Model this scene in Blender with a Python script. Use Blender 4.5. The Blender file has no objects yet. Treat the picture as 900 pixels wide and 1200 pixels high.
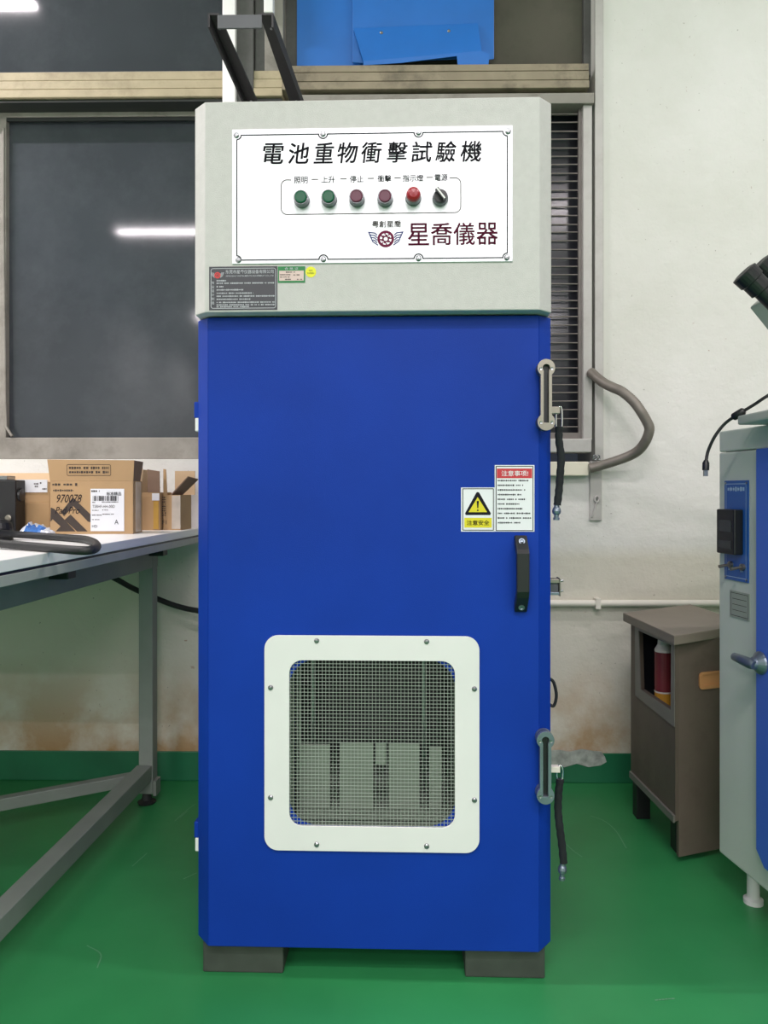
import bpy, bmesh, math, random
from mathutils import Vector, Matrix
from mathutils.geometry import tessellate_polygon
random.seed(7)
S = bpy.context.scene
COL = S.collection

# ------------------------------------------------------------------ camera
F = 900.0                      # focal length in pixels of a 900 x 1200 frame
CX, HY = 450.0, 577.0          # principal column and horizon row
H = 0.96                       # camera height
YAW = math.radians(0.8)
cd = bpy.data.cameras.new('camera')
cam = bpy.data.objects.new('camera', cd)
COL.objects.link(cam)
cam.location = (0, 0, H)
cam.rotation_euler = (math.pi / 2, 0, YAW)
cd.sensor_fit = 'VERTICAL'
cd.sensor_height = 24.0
cd.lens = 18.0
cd.shift_y = -(600.0 - HY) / 1200.0
cd.clip_start = 0.02
S.camera = cam

# ------------------------------------------------------------------ world, lamps, exposure
S.view_settings.view_transform = 'Standard'
S.view_settings.look = 'None'
S.view_settings.gamma = 1.0
S.view_settings.use_curve_mapping = False
S.view_settings.exposure = -0.08
w = bpy.data.worlds.new('night')
S.world = w
w.use_nodes = True
w.node_tree.nodes['Background'].inputs[0].default_value = (0.03, 0.035, 0.045, 1)
w.node_tree.nodes['Background'].inputs[1].default_value = 1.0

CEIL = 3.6
def lamp(x, y, z, lx, ly, power, col=(1.0, 0.91, 0.945)):
    ld = bpy.data.lights.new('tube_and_fill_light', 'AREA')
    ld.shape = 'RECTANGLE'
    ld.size, ld.size_y = lx, ly
    ld.energy = power
    ld.color = col
    o = bpy.data.objects.new('tube_and_fill_light', ld)
    COL.objects.link(o)
    o.location = (x, y, z)
    return o
lamp(-1.95, -1.92, 3.4, 1.3, 0.07, 42)
lamp(-2.40, 1.44, 3.4, 1.2, 0.07, 84)
lamp(0.25, -3.35, 3.4, 1.3, 0.07, 75)
lamp(1.40, -1.40, 3.4, 1.2, 0.07, 50)
lamp(-0.10, -0.80, 3.4, 1.2, 0.07, 62)  # added fill lamp, brightens the floor and the control box
lamp(1.95, 1.10, 3.4, 1.2, 0.07, 34)
for xx, yy, pw in ((-2.1, -5.4, 130), (1.6, -5.4, 110), (-2.3, -7.8, 140), (1.6, -7.8, 120)):  # unseen lamps added far behind the camera as frontal fill
    lamp(xx, yy, 3.4, 1.3, 0.07, pw)

# ------------------------------------------------------------------ pixel calculator
RIGHT = Vector((math.cos(YAW), math.sin(YAW), 0))
FWD = Vector((-math.sin(YAW), math.cos(YAW), 0))
EYE = Vector((0, 0, H))
def ray(px, py):
    return FWD + RIGHT * ((px - CX) / F) + Vector((0, 0, (HY - py) / F))
def wp(px, py, y):             # point on the plane y = const
    r = ray(px, py)
    return EYE + r * (y / r.y)
def dp(px, py, d):             # point at distance d along the view axis
    return EYE + ray(px, py) * d
def cw(xc, d, z):              # right / forward / height to world
    v = RIGHT * xc + FWD * d
    return Vector((v.x, v.y, z))
def zp(px, py, z):             # point on the plane z = const
    r = ray(px, py)
    return EYE + r * ((z - H) / r.z)
class Frame:                   # a thing's own axes: x along its front, y inwards, z up
    def __init__(s, loc, rot):
        s.loc, s.rot = Vector(loc), rot
        s.inv = Matrix.Rotation(-rot, 3, 'Z')
    def p(s, px, py, y=0.0):
        e = s.inv @ (EYE - s.loc)
        r = s.inv @ ray(px, py)
        v = e + r * ((y - e.y) / r.y)
        return v
    def loc_of(s, v):
        return s.inv @ (Vector(v) - s.loc)

# ------------------------------------------------------------------ materials
def lin(c):
    c = c / 255.0
    return c / 12.92 if c <= 0.04045 else ((c + 0.055) / 1.055) ** 2.4
def rgb(r, g, b):
    return (lin(r), lin(g), lin(b), 1.0)
def mat(name, col, rough=0.5, metal=0.0, var=0.0, vscale=6.0, bump=0.0, bscale=200.0, spec=0.5, dirt=None, dscale=3.0, damt=0.5):
    m = bpy.data.materials.new(name)
    m.use_nodes = True
    nt = m.node_tree
    b = nt.nodes['Principled BSDF']
    b.inputs['Roughness'].default_value = rough
    b.inputs['Metallic'].default_value = metal
    b.inputs['Specular IOR Level'].default_value = spec
    b.inputs['Base Color'].default_value = col
    tc = nt.nodes.new('ShaderNodeTexCoord')
    last = None
    if var > 0:
        n = nt.nodes.new('ShaderNodeTexNoise')
        n.inputs['Scale'].default_value = vscale
        n.inputs['Detail'].default_value = 6
        nt.links.new(tc.outputs['Object'], n.inputs['Vector'])
        r = nt.nodes.new('ShaderNodeValToRGB')
        r.color_ramp.elements[0].position = 0.3
        r.color_ramp.elements[1].position = 0.7
        lo = tuple(c * (1 - var) for c in col[:3]) + (1,)
        hi = tuple(min(1, c * (1 + var)) for c in col[:3]) + (1,)
        r.color_ramp.elements[0].color = lo
        r.color_ramp.elements[1].color = hi
        nt.links.new(n.outputs['Fac'], r.inputs['Fac'])
        last = r.outputs['Color']
    if dirt is not None:
        n = nt.nodes.new('ShaderNodeTexNoise')
        n.inputs['Scale'].default_value = dscale
        n.inputs['Detail'].default_value = 8
        n.inputs['Roughness'].default_value = 0.7
        nt.links.new(tc.outputs['Object'], n.inputs['Vector'])
        r = nt.nodes.new('ShaderNodeValToRGB')
        r.color_ramp.elements[0].position = 0.48
        r.color_ramp.elements[1].position = 0.75
        r.color_ramp.elements[0].color = (0, 0, 0, 1)
        r.color_ramp.elements[1].color = (damt, damt, damt, 1)
        nt.links.new(n.outputs['Fac'], r.inputs['Fac'])
        mx = nt.nodes.new('ShaderNodeMix')
        mx.data_type = 'RGBA'
        nt.links.new(r.outputs['Color'], mx.inputs['Factor'])
        if last: nt.links.new(last, mx.inputs['A'])
        else: mx.inputs['A'].default_value = col
        mx.inputs['B'].default_value = dirt
        last = mx.outputs['Result']
    if last: nt.links.new(last, b.inputs['Base Color'])
    if bump > 0:
        n = nt.nodes.new('ShaderNodeTexNoise')
        n.inputs['Scale'].default_value = bscale
        n.inputs['Detail'].default_value = 4
        nt.links.new(tc.outputs['Object'], n.inputs['Vector'])
        bp = nt.nodes.new('ShaderNodeBump')
        bp.inputs['Strength'].default_value = bump
        bp.inputs['Distance'].default_value = 0.004
        nt.links.new(n.outputs['Fac'], bp.inputs['Height'])
        nt.links.new(bp.outputs['Normal'], b.inputs['Normal'])
    return m

M = {}
M['box_grey'] = mat('textured_grey_paint', rgb(190, 189, 186), 0.5, 0, 0.04, 60, 0.25, 500)
M['blue'] = mat('blue_powder_coat', rgb(13, 54, 152), 0.5, 0, 0.12, 3, 0.10, 600, 0.16)
M['white'] = mat('white_paint', rgb(224, 224, 222), 0.4, 0, 0.02, 8)
M['alu'] = mat('brushed_aluminium', rgb(222, 224, 228), 0.42, 0.4, 0.02, 3)
M['ink'] = mat('black_ink', rgb(24, 24, 32), 0.75, spec=0.2)
M['ink_soft'] = mat('grey_brown_ink', rgb(74, 68, 64), 0.75, spec=0.2)
M['maroon'] = mat('maroon_ink', rgb(106, 26, 60), 0.75, spec=0.2)
M['navy'] = mat('navy_ink', rgb(56, 62, 116), 0.75, spec=0.2)
M['steel'] = mat('screw_steel', rgb(150, 152, 155), 0.3, 1.0)
M['dsteel'] = mat('dull_steel', rgb(128, 138, 150), 0.38, 0.8, 0.1, 20)
M['nickel'] = mat('satin_nickel', rgb(146, 141, 131), 0.4, 0.85, 0.05, 20)
M['chrome'] = mat('chrome', rgb(215, 215, 215), 0.12, 1.0)
M['green_cap'] = mat('green_plastic', rgb(14, 84, 58), 0.25)
M['red_cap'] = mat('dark_red_plastic', rgb(96, 40, 62), 0.45)
M['bezel'] = mat('dark_metal_bezel', rgb(120, 122, 126), 0.3, 1.0)
M['lamp_cap'] = mat('red_lens', rgb(150, 20, 34), 0.3)
M['black'] = mat('black_plastic', rgb(24, 25, 28), 0.4, 0, 0.1, 30)
M['black_metal'] = mat('black_metal_paint', rgb(15, 16, 19), 0.5, 0, 0.2, 12, 0.05, 200)
M['grey_metal'] = mat('grey_steel_plate', rgb(84, 86, 90), 0.5, 0.2, 0.1, 12)
M['rubber'] = mat('black_rubber', rgb(30, 31, 33), 0.55, 0, 0.1, 30)
M['cloth_black'] = mat('black_sleeve', rgb(20, 24, 28), 0.85, 0, 0.3, 80, 0.3, 400)
M['chamber'] = mat('chamber_grey', rgb(124, 134, 122), 0.5, 0, 0.1, 8)
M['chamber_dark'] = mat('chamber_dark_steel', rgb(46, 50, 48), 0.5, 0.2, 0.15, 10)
M['wire'] = mat('woven_wire', rgb(168, 176, 168), 0.4, 0.2)
M['label_black'] = mat('black_label_film', rgb(34, 38, 46), 0.35)
M['label_text'] = mat('label_silver_text', rgb(176, 180, 186), 0.5)
M['label_green'] = mat('green_label', rgb(20, 120, 62), 0.5)
M['label_yellow'] = mat('yellow_label', rgb(228, 224, 30), 0.5)
M['label_white'] = mat('white_label', rgb(226, 228, 232), 0.45)
M['sign_yellow'] = mat('sign_yellow', rgb(216, 204, 30), 0.45)
M['sign_red'] = mat('sign_red', rgb(192, 48, 56), 0.45)
M['emblem_red'] = mat('emblem_red', rgb(214, 50, 50), 0.5)
M['pink'] = mat('pale_pink_paper', rgb(214, 190, 184), 0.6)
M['wood_block'] = mat('dark_block', rgb(58, 66, 58), 0.8, 0, 0.2, 20)
M['rail'] = mat('beige_rail', rgb(178, 165, 136), 0.6, 0, 0.08, 12, 0.1, 60, dirt=rgb(120, 106, 84), dscale=9, damt=0.6)
M['rail_dirty'] = mat('dirty_rail', rgb(150, 139, 118), 0.65, 0, 0.12, 12, 0.1, 60, dirt=rgb(60, 54, 46), dscale=7, damt=0.8)
M['win_frame'] = mat('dusty_window_frame', rgb(146, 142, 134), 0.6, 0, 0.12, 9, 0.1, 80, dirt=rgb(80, 74, 66), dscale=6, damt=0.6)
M['win_frame_dark'] = mat('dark_window_frame', rgb(88, 88, 86), 0.55, 0.1, 0.12, 9, dirt=rgb(50, 48, 46), dscale=6, damt=0.6)
M['glass_slate'] = mat('dark_night_glass', rgb(62, 66, 72), 0.06, 0, 0.14, 2.5, spec=0.45, dirt=rgb(92, 96, 102), dscale=2.0, damt=0.45)
M['glass_brown'] = mat('dusty_brown_glass', rgb(92, 88, 80), 0.12, 0, 0.12, 3, spec=0.4, dirt=rgb(62, 60, 56), dscale=2, damt=0.6)
M['glass_dark'] = mat('dark_glass', rgb(40, 42, 48), 0.15, 0, 0.5, 4)
M['sheet_blue'] = mat('bright_blue_sheet', rgb(36, 112, 200), 0.36, 0, 0.12, 4, 0.15, 6)
M['trunk_white'] = mat('white_plastic_trunking', rgb(252, 250, 250), 0.4)
M['trunk_cream'] = mat('cream_trunking', rgb(222, 218, 198), 0.5, 0, 0.03, 10)
M['channel'] = mat('grey_painted_channel', rgb(186, 184, 180), 0.5, 0.1, 0.08, 10, dirt=rgb(130, 124, 118), dscale=5, damt=0.6)
M['grille'] = mat('grey_grille_steel', rgb(120, 114, 110), 0.5, 0.3, 0.15, 20)
M['hose'] = mat('grey_conduit', rgb(128, 122, 114), 0.5, 0.3, 0.1, 30)
M['pipe'] = mat('cream_pipe', rgb(226, 222, 210), 0.45, 0, 0.03, 20)
M['table_white'] = mat('white_table_laminate', rgb(238, 238, 235), 0.35, 0, 0.03, 6)
M['table_edge'] = mat('grey_edge_band', rgb(160, 164, 158), 0.5, 0, 0.05, 20)
M['table_steel'] = mat('grey_table_steel', rgb(128, 134, 128), 0.5, 0.1, 0.08, 8)
M['card'] = mat('cardboard', rgb(178, 146, 106), 0.8, 0, 0.05, 10, 0.05, 120)
M['card_pale'] = mat('pale_cardboard', rgb(206, 176, 140), 0.8, 0, 0.05, 10, 0.05, 120)
M['card_in'] = mat('cardboard_inside', rgb(132, 108, 90), 0.85, 0, 0.06, 10)
M['stamp'] = mat('dark_brown_print', rgb(62, 52, 46), 0.7)
M['tape'] = mat('clear_packing_tape', rgb(196, 186, 172), 0.15, 0, 0.15, 20)
M['tape_amber'] = mat('amber_packing_tape', rgb(190, 152, 78), 0.2, 0, 0.1, 20)
M['bag'] = mat('clear_plastic_bag', rgb(200, 206, 214), 0.15, 0, 0.1, 20)
M['bag_blue'] = mat('blue_plastic_bag', rgb(70, 120, 190), 0.25, 0, 0.15, 20)
M['brown_cab'] = mat('brown_cabinet_paint', rgb(96, 86, 76), 0.6, 0, 0.1, 6, 0.1, 100, dirt=rgb(64, 54, 46), dscale=5, damt=0.6)
M['cab_top'] = mat('grey_brown_lid', rgb(124, 115, 104), 0.55, 0, 0.08, 6)
M['cab_frame'] = mat('grey_opening_frame', rgb(116, 114, 108), 0.5, 0, 0.05, 10)
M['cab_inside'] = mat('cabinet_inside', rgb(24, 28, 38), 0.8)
M['tan'] = mat('tan_plastic', rgb(196, 142, 92), 0.5)
M['bottle_red'] = mat('dark_red_wrap', rgb(122, 44, 50), 0.5)
M['amber'] = mat('amber_label', rgb(204, 150, 50), 0.5)
M['cream'] = mat('cream_plastic', rgb(222, 216, 204), 0.5)
M['chamb_grey'] = mat('grey_green_enamel', rgb(206, 212, 203), 0.4, 0, 0.04, 6)
M['chamb_blue'] = mat('blue_door_enamel', rgb(66, 104, 204), 0.35, 0, 0.05, 3)
M['panel_blue'] = mat('blue_panel_film', rgb(36, 92, 172), 0.35)
M['screen'] = mat('dark_screen', rgb(52, 56, 60), 0.25)
M['silver_plate'] = mat('silver_grey_plate', rgb(168, 176, 166), 0.4, 0.3)
M['silver_print'] = mat('pale_blue_print', rgb(170, 196, 224), 0.5)
M['scope_grey'] = mat('microscope_grey', rgb(186, 190, 184), 0.4)
M['patch'] = mat('bare_silver_plaster', rgb(172, 176, 170), 0.45, 0.1, 0.3, 40, 0.6, 60)
M['scuff'] = mat('pale_scuff', rgb(104, 158, 122), 0.6)

def wall_material():
    m = bpy.data.materials.new('stained_white_plaster')
    m.use_nodes = True
    nt = m.node_tree; N = nt.nodes; L = nt.links
    b = N['Principled BSDF']
    b.inputs['Roughness'].default_value = 0.8
    tc = N.new('ShaderNodeTexCoord')
    sep = N.new('ShaderNodeSeparateXYZ'); L.new(tc.outputs['Object'], sep.inputs[0])
    def noise(sc, det=6, rough=0.6):
        n = N.new('ShaderNodeTexNoise'); n.inputs['Scale'].default_value = sc
        n.inputs['Detail'].default_value = det; n.inputs['Roughness'].default_value = rough
        L.new(tc.outputs['Object'], n.inputs['Vector']); return n.outputs['Fac']
    def ramp(src, p0, p1, v0=0.0, v1=1.0):
        r = N.new('ShaderNodeMapRange'); r.inputs['From Min'].default_value = p0; r.inputs['From Max'].default_value = p1
        r.inputs['To Min'].default_value = v0; r.inputs['To Max'].default_value = v1
        L.new(src, r.inputs['Value']); return r.outputs['Result']
    def mul(a, c):
        q = N.new('ShaderNodeMath'); q.operation = 'MULTIPLY'; L.new(a, q.inputs[0])
        if isinstance(c, float): q.inputs[1].default_value = c
        else: L.new(c, q.inputs[1])
        return q.outputs[0]
    def mix(fac, a, colb):
        x = N.new('ShaderNodeMix'); x.data_type = 'RGBA'
        L.new(fac, x.inputs['Factor'])
        if isinstance(a, tuple): x.inputs['A'].default_value = a
        else: L.new(a, x.inputs['A'])
        x.inputs['B'].default_value = colb
        return x.outputs['Result']
    c = mix(ramp(noise(1.7), 0.35, 0.7), rgb(226, 225, 221), rgb(212, 212, 204))
    low = ramp(sep.outputs['Z'], 0.79, 0.74)                       # the lower coat of paint is yellower
    c = mix(mul(low, 0.6), c, rgb(206, 200, 180))
    stain = mul(ramp(sep.outputs['Z'], 0.42, 0.10), ramp(noise(4.5), 0.34, 0.56))
    c = mix(mul(stain, 0.85), c, rgb(166, 122, 62))
    rust = mul(ramp(noise(38, 3), 0.70, 0.74), ramp(noise(2.2), 0.48, 0.62))
    c = mix(mul(rust, 0.75), c, rgb(140, 84, 48))
    spk = ramp(noise(95, 2), 0.735, 0.76)
    c = mix(mul(spk, 0.6), c, rgb(110, 100, 88))
    L.new(c, b.inputs['Base Color'])
    bp = N.new('ShaderNodeBump'); bp.inputs['Strength'].default_value = 0.35; bp.inputs['Distance'].default_value = 0.01
    L.new(noise(26, 8), bp.inputs['Height']); L.new(bp.outputs['Normal'], b.inputs['Normal'])
    return m
M['wall'] = wall_material()
M['room_paint'] = mat('room_paint', rgb(186, 188, 184), 0.8)
M['floor'] = mat('green_epoxy_floor', rgb(46, 132, 76), 0.38, 0, 0.14, 2.2, 0.04, 30, 0.4, dirt=rgb(66, 144, 92), dscale=1.6, damt=0.4)
M['green_base'] = mat('green_skirting_paint', rgb(30, 104, 70), 0.4, 0, 0.15, 5, 0.15, 40)

# ------------------------------------------------------------------ mesh builder
class MB:
    def __init__(s):
        s.v, s.f, s.m, s.sm, s.mats = [], [], [], [], []
    def mi(s, m):
        if m not in s.mats: s.mats.append(m)
        return s.mats.index(m)
    def add(s, vs, fs, m, smooth=False):
        o = len(s.v); k = s.mi(m)
        s.v += [tuple(a) for a in vs]
        for f in fs:
            s.f.append([i + o for i in f]); s.m.append(k); s.sm.append(smooth)
        return s
    def box(s, a, b, m):
        x0, y0, z0 = a; x1, y1, z1 = b
        vs = [(x0,y0,z0),(x1,y0,z0),(x1,y1,z0),(x0,y1,z0),(x0,y0,z1),(x1,y0,z1),(x1,y1,z1),(x0,y1,z1)]
        return s.add(vs, [(0,3,2,1),(4,5,6,7),(0,1,5,4),(1,2,6,5),(2,3,7,6),(3,0,4,7)], m)
    def hexa(s, bot, top, m):     # two loops of equal length, bottom then top
        n = len(bot)
        return s.add(list(bot) + list(top), [tuple(range(n-1,-1,-1)), tuple(range(n,2*n))] + [(i,(i+1)%n,n+(i+1)%n,n+i) for i in range(n)], m)
    def prism(s, poly, y0, y1, m, holes=(), fr=None):   # (x, z) outline pushed along y (y0 is the front)
        fr = fr or (lambda u, y, v: (u, y, v))
        loops = [list(poly)] + [list(h) for h in holes]
        flat = [p for lp in loops for p in lp]
        tris = tessellate_polygon([[Vector((p[0], p[1], 0)) for p in lp] for lp in loops])
        n = len(flat)
        vs = [fr(p[0], y0, p[1]) for p in flat] + [fr(p[0], y1, p[1]) for p in flat]
        fs = [tuple(t) for t in tris] + [tuple(i + n for i in reversed(t)) for t in tris]
        o = 0
        for lp in loops:
            k = len(lp)
            for i in range(k):
                j = (i + 1) % k
                fs.append((o+i, o+j, n+o+j, n+o+i))
            o += k
        return s.add(vs, fs, m)
    def tube(s, pts, r, m, n=10, cap=True):
        pts = [Vector(p) for p in pts]
        rs = r if isinstance(r, (list, tuple)) else [r] * len(pts)
        vs, fs = [], []
        t0 = (pts[1] - pts[0]).normalized()
        up = Vector((0,0,1)) if abs(t0.z) < 0.9 else Vector((1,0,0))
        a = t0.cross(up).normalized()
        for i, p in enumerate(pts):
            t = (pts[min(i+1, len(pts)-1)] - pts[max(i-1, 0)]).normalized()
            a = (a - t * a.dot(t)).normalized()
            c = t.cross(a)
            for k in range(n):
                g = 2 * math.pi * k / n
                vs.append(p + (a * math.cos(g) + c * math.sin(g)) * rs[i])
        for i in range(len(pts) - 1):
            for k in range(n):
                l = (k + 1) % n
                fs.append((i*n+k, i*n+l, (i+1)*n+l, (i+1)*n+k))
        s.add(vs, fs, m, True)
        if cap:
            e = (len(pts)-1)*n
            s.add(vs[:n], [tuple(range(n-1,-1,-1))], m)
            s.add(vs[e:], [tuple(range(n))], m)
        return s
    def lathe(s, c, prof, axis, m, n=24):    # prof: (distance along axis, radius)
        c = Vector(c); ax = Vector(axis).normalized()
        up = Vector((0,0,1)) if abs(ax.z) < 0.9 else Vector((1,0,0))
        a = ax.cross(up).normalized(); b = ax.cross(a)
        vs, fs = [], []
        for t, r in prof:
            for k in range(n):
                g = 2*math.pi*k/n
                vs.append(c + ax*t + (a*math.cos(g)+b*math.sin(g))*max(r, 1e-5))
        for i in range(len(prof)-1):
            for k in range(n):
                l = (k+1) % n
                fs.append((i*n+k, (i+1)*n+k, (i+1)*n+l, i*n+l))
        fs.append(tuple(range(n))); fs.append(tuple(range((len(prof)-1)*n+n-1, (len(prof)-1)*n-1, -1)))
        return s.add(vs, fs, m, False)
    def bar(s, a, b, w, h, m, up=(0,0,1)):   # rectangular bar from a to b
        a, b = Vector(a), Vector(b)
        t = (b - a).normalized(); x = t.cross(Vector(up)).normalized(); y = x.cross(t)
        q = [x*w/2 + y*h/2, -x*w/2 + y*h/2, -x*w/2 - y*h/2, x*w/2 - y*h/2]
        return s.hexa([a + k for k in q], [b + k for k in q], m)
    def build(s, name, parent=None, bevel=0.0, seg=2, loc=None):
        me = bpy.data.meshes.new(name)
        me.from_pydata(s.v, [], s.f)
        for m in s.mats: me.materials.append(m)
        me.polygons.foreach_set('material_index', s.m)
        me.polygons.foreach_set('use_smooth', s.sm)
        bm = bmesh.new(); bm.from_mesh(me)
        bmesh.ops.recalc_face_normals(bm, faces=[f for f in bm.faces])
        bm.to_mesh(me); bm.free()
        me.update()
        o = bpy.data.objects.new(name, me)
        COL.objects.link(o)
        if parent: o.parent = parent
        if loc: o.location = loc
        if bevel:
            bv = o.modifiers.new('bevel', 'BEVEL'); bv.width = bevel; bv.segments = seg
            bv.limit_method = 'ANGLE'; bv.angle_limit = math.radians(40)
        return o

def thing(name, label, cat, loc=(0,0,0), rot=0.0, group=None):
    o = bpy.data.objects.new(name, None)
    COL.objects.link(o)
    o.empty_display_size = 0.05
    o.location = loc; o.rotation_euler = (0, 0, rot)
    return tag(o, label, cat, group)
def tag(o, label, cat, group=None):
    o['label'] = label; o['category'] = cat
    if group: o['group'] = group
    return o
def struct(o):
    o['kind'] = 'structure'
    return o

# ------------------------------------------------------------------ 2-D helpers
def rrect(x0, x1, z0, z1, r, n=6):
    out = []
    for cx, cz, a in ((x1-r, z1-r, 0), (x0+r, z1-r, 90), (x0+r, z0+r, 180), (x1-r, z0+r, 270)):
        for k in range(n+1):
            g = math.radians(a + 90*k/n)
            out.append((cx + r*math.cos(g), cz + r*math.sin(g)))
    return out
def circ(cx, cz, r, n=24, a0=0, a1=360):
    return [(cx + r*math.cos(math.radians(a0+(a1-a0)*k/n)), cz + r*math.sin(math.radians(a0+(a1-a0)*k/n))) for k in range(n + (a1-a0 != 360))]
def flat(mb, poly, fr, m):
    tris = tessellate_polygon([[Vector((p[0], p[1], 0)) for p in poly]])
    mb.add([fr(p[0], p[1]) for p in poly], [tuple(t) for t in tris], m)
def strip(mb, pts, wd, fr, m, closed=False):
    pts = [Vector(p) for p in pts]
    n = len(pts)
    for i in range(n if closed else n-1):
        a, b = pts[i], pts[(i+1) % n]
        d = (b - a)
        if d.length < 1e-9: continue
        d.normalize(); q = Vector((-d.y, d.x)) * wd/2; e = d * wd * 0.3
        mb.add([fr(*(a+q-e)), fr(*(a-q-e)), fr(*(b-q+e)), fr(*(b+q+e))], [(0,1,2,3)], m)
_tc = {}
def glyphs(s, shear=0.0, weight=0.0):
    k = (s, shear, weight)
    if k in _tc: return _tc[k]
    cu = bpy.data.curves.new('lettering_source', 'FONT')
    cu.body = s; cu.size = 1.0; cu.shear = shear; cu.offset = weight; cu.resolution_u = 3
    o = bpy.data.objects.new('lettering_source', cu)
    COL.objects.link(o)
    dg = bpy.context.evaluated_depsgraph_get(); dg.update()
    me = o.evaluated_get(dg).to_mesh()
    vs = [(v.co.x, v.co.y) for v in me.vertices]
    fs = [tuple(p.vertices) for p in me.polygons]
    o.evaluated_get(dg).to_mesh_clear()
    bpy.data.objects.remove(o); bpy.data.curves.remove(cu)
    _tc[k] = (vs, fs)
    return vs, fs
def text(mb, s, cx, cz, wd, ht, fr, m, shear=0.0, weight=0.0):   # centred, fitted into wd x ht
    pale = m.name in ('label_silver_text', 'white_label')
    vs, fs = glyphs(s, shear, .005 if pale else 0.0)
    if pale: weight = 0
    if not vs: return
    xs = [v[0] for v in vs]; zs = [v[1] for v in vs]
    x0, x1, z0, z1 = min(xs), max(xs), min(zs), max(zs)
    sx = wd/(x1-x0); sz = ht/(z1-z0)
    for ox, oz in (((0, 0),) if weight <= 0 else ((-weight, -weight), (weight, -weight), (weight, weight), (-weight, weight))):
        mb.add([fr(cx + (v[0]+ox-(x0+x1)/2)*sx, cz + (v[1]+oz-(z0+z1)/2)*sz) for v in vs], fs, m)
def scribble(mb, x0, x1, z, h, fr, m, seed=0):     # a row of illegible small print
    rn = random.Random(seed); x = x0
    while x < x1:
        wd = h * rn.uniform(0.55, 0.95)
        a = rn.uniform(0.25, 0.5) * h
        flat(mb, [(x, z-a), (min(x+wd, x1), z-a), (min(x+wd, x1), z+a), (x, z+a)], fr, m)
        if rn.random() < 0.6:
            flat(mb, [(x+wd*0.3, z-h*0.55), (x+wd*0.45, z-h*0.55), (x+wd*0.45, z+h*0.55), (x+wd*0.3, z+h*0.55)], fr, m)
        x += wd + h*0.22 + (h*0.8 if rn.random() < 0.12 else 0)
def emblem(mb, cx, cz, r, fr, red, wing):
    for k in range(24):
        a0, a1 = 15*k, 15*k+15
        ro = r if k % 3 else r*1.0
        p = circ(cx, cz, ro, 2, a0, a1) + list(reversed(circ(cx, cz, r*(0.70 if k % 3 else 0.52), 2, a0, a1)))
        flat(mb, p, fr, red)
    for k in range(6):
        a0 = 60*k
        p = circ(cx, cz, r*0.55, 2, a0, a0+36) + list(reversed(circ(cx, cz, r*0.24, 2, a0, a0+36)))
        flat(mb, p, fr, red)
    p = circ(cx, cz, r*0.42, 24) ; q = circ(cx, cz, r*0.24, 24)
    for k in range(24):
        l = (k+1) % 24
        mb.add([fr(*p[k]), fr(*p[l]), fr(*q[l]), fr(*q[k])], [(0,1,2,3)], red)
    for sg in (-1, 1):
        for k, (l, dz) in enumerate(((2.0, 0.72), (1.85, 0.42), (1.7, 0.12), (1.5, -0.18))):
            strip(mb, [(cx+sg*r*1.05, cz+r*(dz-0.25)), (cx+sg*r*1.3, cz+r*dz), (cx+sg*r*l, cz+r*(dz+0.08))], r*0.13, fr, wing)
        strip(mb, [(cx+sg*r*2.05, cz+r*0.85), (cx+sg*r*1.55, cz-r*0.3), (cx+sg*r*0.95, cz-r*0.72)], r*0.13, fr, wing)
def catmull(pts, k=6):
    pts = [Vector(p) for p in pts]
    P = [pts[0]*2 - pts[1]] + pts + [pts[-1]*2 - pts[-2]]
    out = []
    for i in range(1, len(P)-2):
        for j in range(k):
            t = j/k
            a, b, c, d = P[i-1], P[i], P[i+1], P[i+2]
            out.append(0.5*((2*b)+(c-a)*t+(2*a-5*b+4*c-d)*t*t+(3*b-a-3*c+d)*t**3))
    return out + [pts[-1]]

# ================================================================== THE ROOM
YW = 2.55                                   # front face of the wall behind the machine
XL, XR, YF = -3.6, 3.2, -9.4
struct(MB().box((XL-.2, YF-.2, -.1), (XR+.2, YW+.4, 0), M['floor']).build('floor'))
struct(MB().box((XL-.2, YF-.2, CEIL), (XR+.2, YW+.4, CEIL+.1), M['room_paint']).build('ceiling'))
struct(MB().box((XL-.2, YF-.2, 0), (XL, YW+.24, CEIL), M['room_paint']).build('wall_left'))
struct(MB().box((XR, YF-.2, 0), (XR+.2, YW+.24, CEIL), M['room_paint']).build('wall_right'))
struct(MB().box((XL, YF-.2, 0), (XR, YF, CEIL), M['room_paint']).build('wall_front'))
sill_z = wp(100, 538, YW).z
ox0 = wp(-60, 300, YW).x
ox1 = wp(697, 300, YW).x
sill_zr = wp(670, 541, YW).z
oz1 = 3.25
wb = MB()
xm = wp(500, 538, YW).x
wb.box((XL, YW, 0), (xm, YW+.24, sill_z), M['wall'])
wb.box((xm, YW, 0), (XR, YW+.24, sill_zr), M['wall'])
wb.box((XL, YW, sill_z), (ox0, YW+.24, oz1), M['wall'])
wb.box((ox1, YW, sill_zr), (XR, YW+.24, oz1), M['wall'])
wb.box((XL, YW, oz1), (XR, YW+.24, CEIL), M['wall'])
struct(wb.build('wall_back'))
bz = wp(450, 881, YW).z
bb = struct(MB().box((XL, YW-.006, 0), (XR, YW, bz), M['green_base']).build('baseboard_back', bevel=.003))
pm = MB()
out = []
for k, (px, py) in enumerate([(640, 880), (655, 879), (668, 881), (682, 878), (694, 880), (705, 881), (709, 887), (711, 893), (704, 897), (690, 899), (676, 895), (662, 899), (640, 901)]):
    p = wp(px, py, YW-.009); out.append((p.x, p.z))
pm.prism(out, YW-.0085, YW-.006, M['patch'])
pm.build('peeled_patch', bb)

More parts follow.
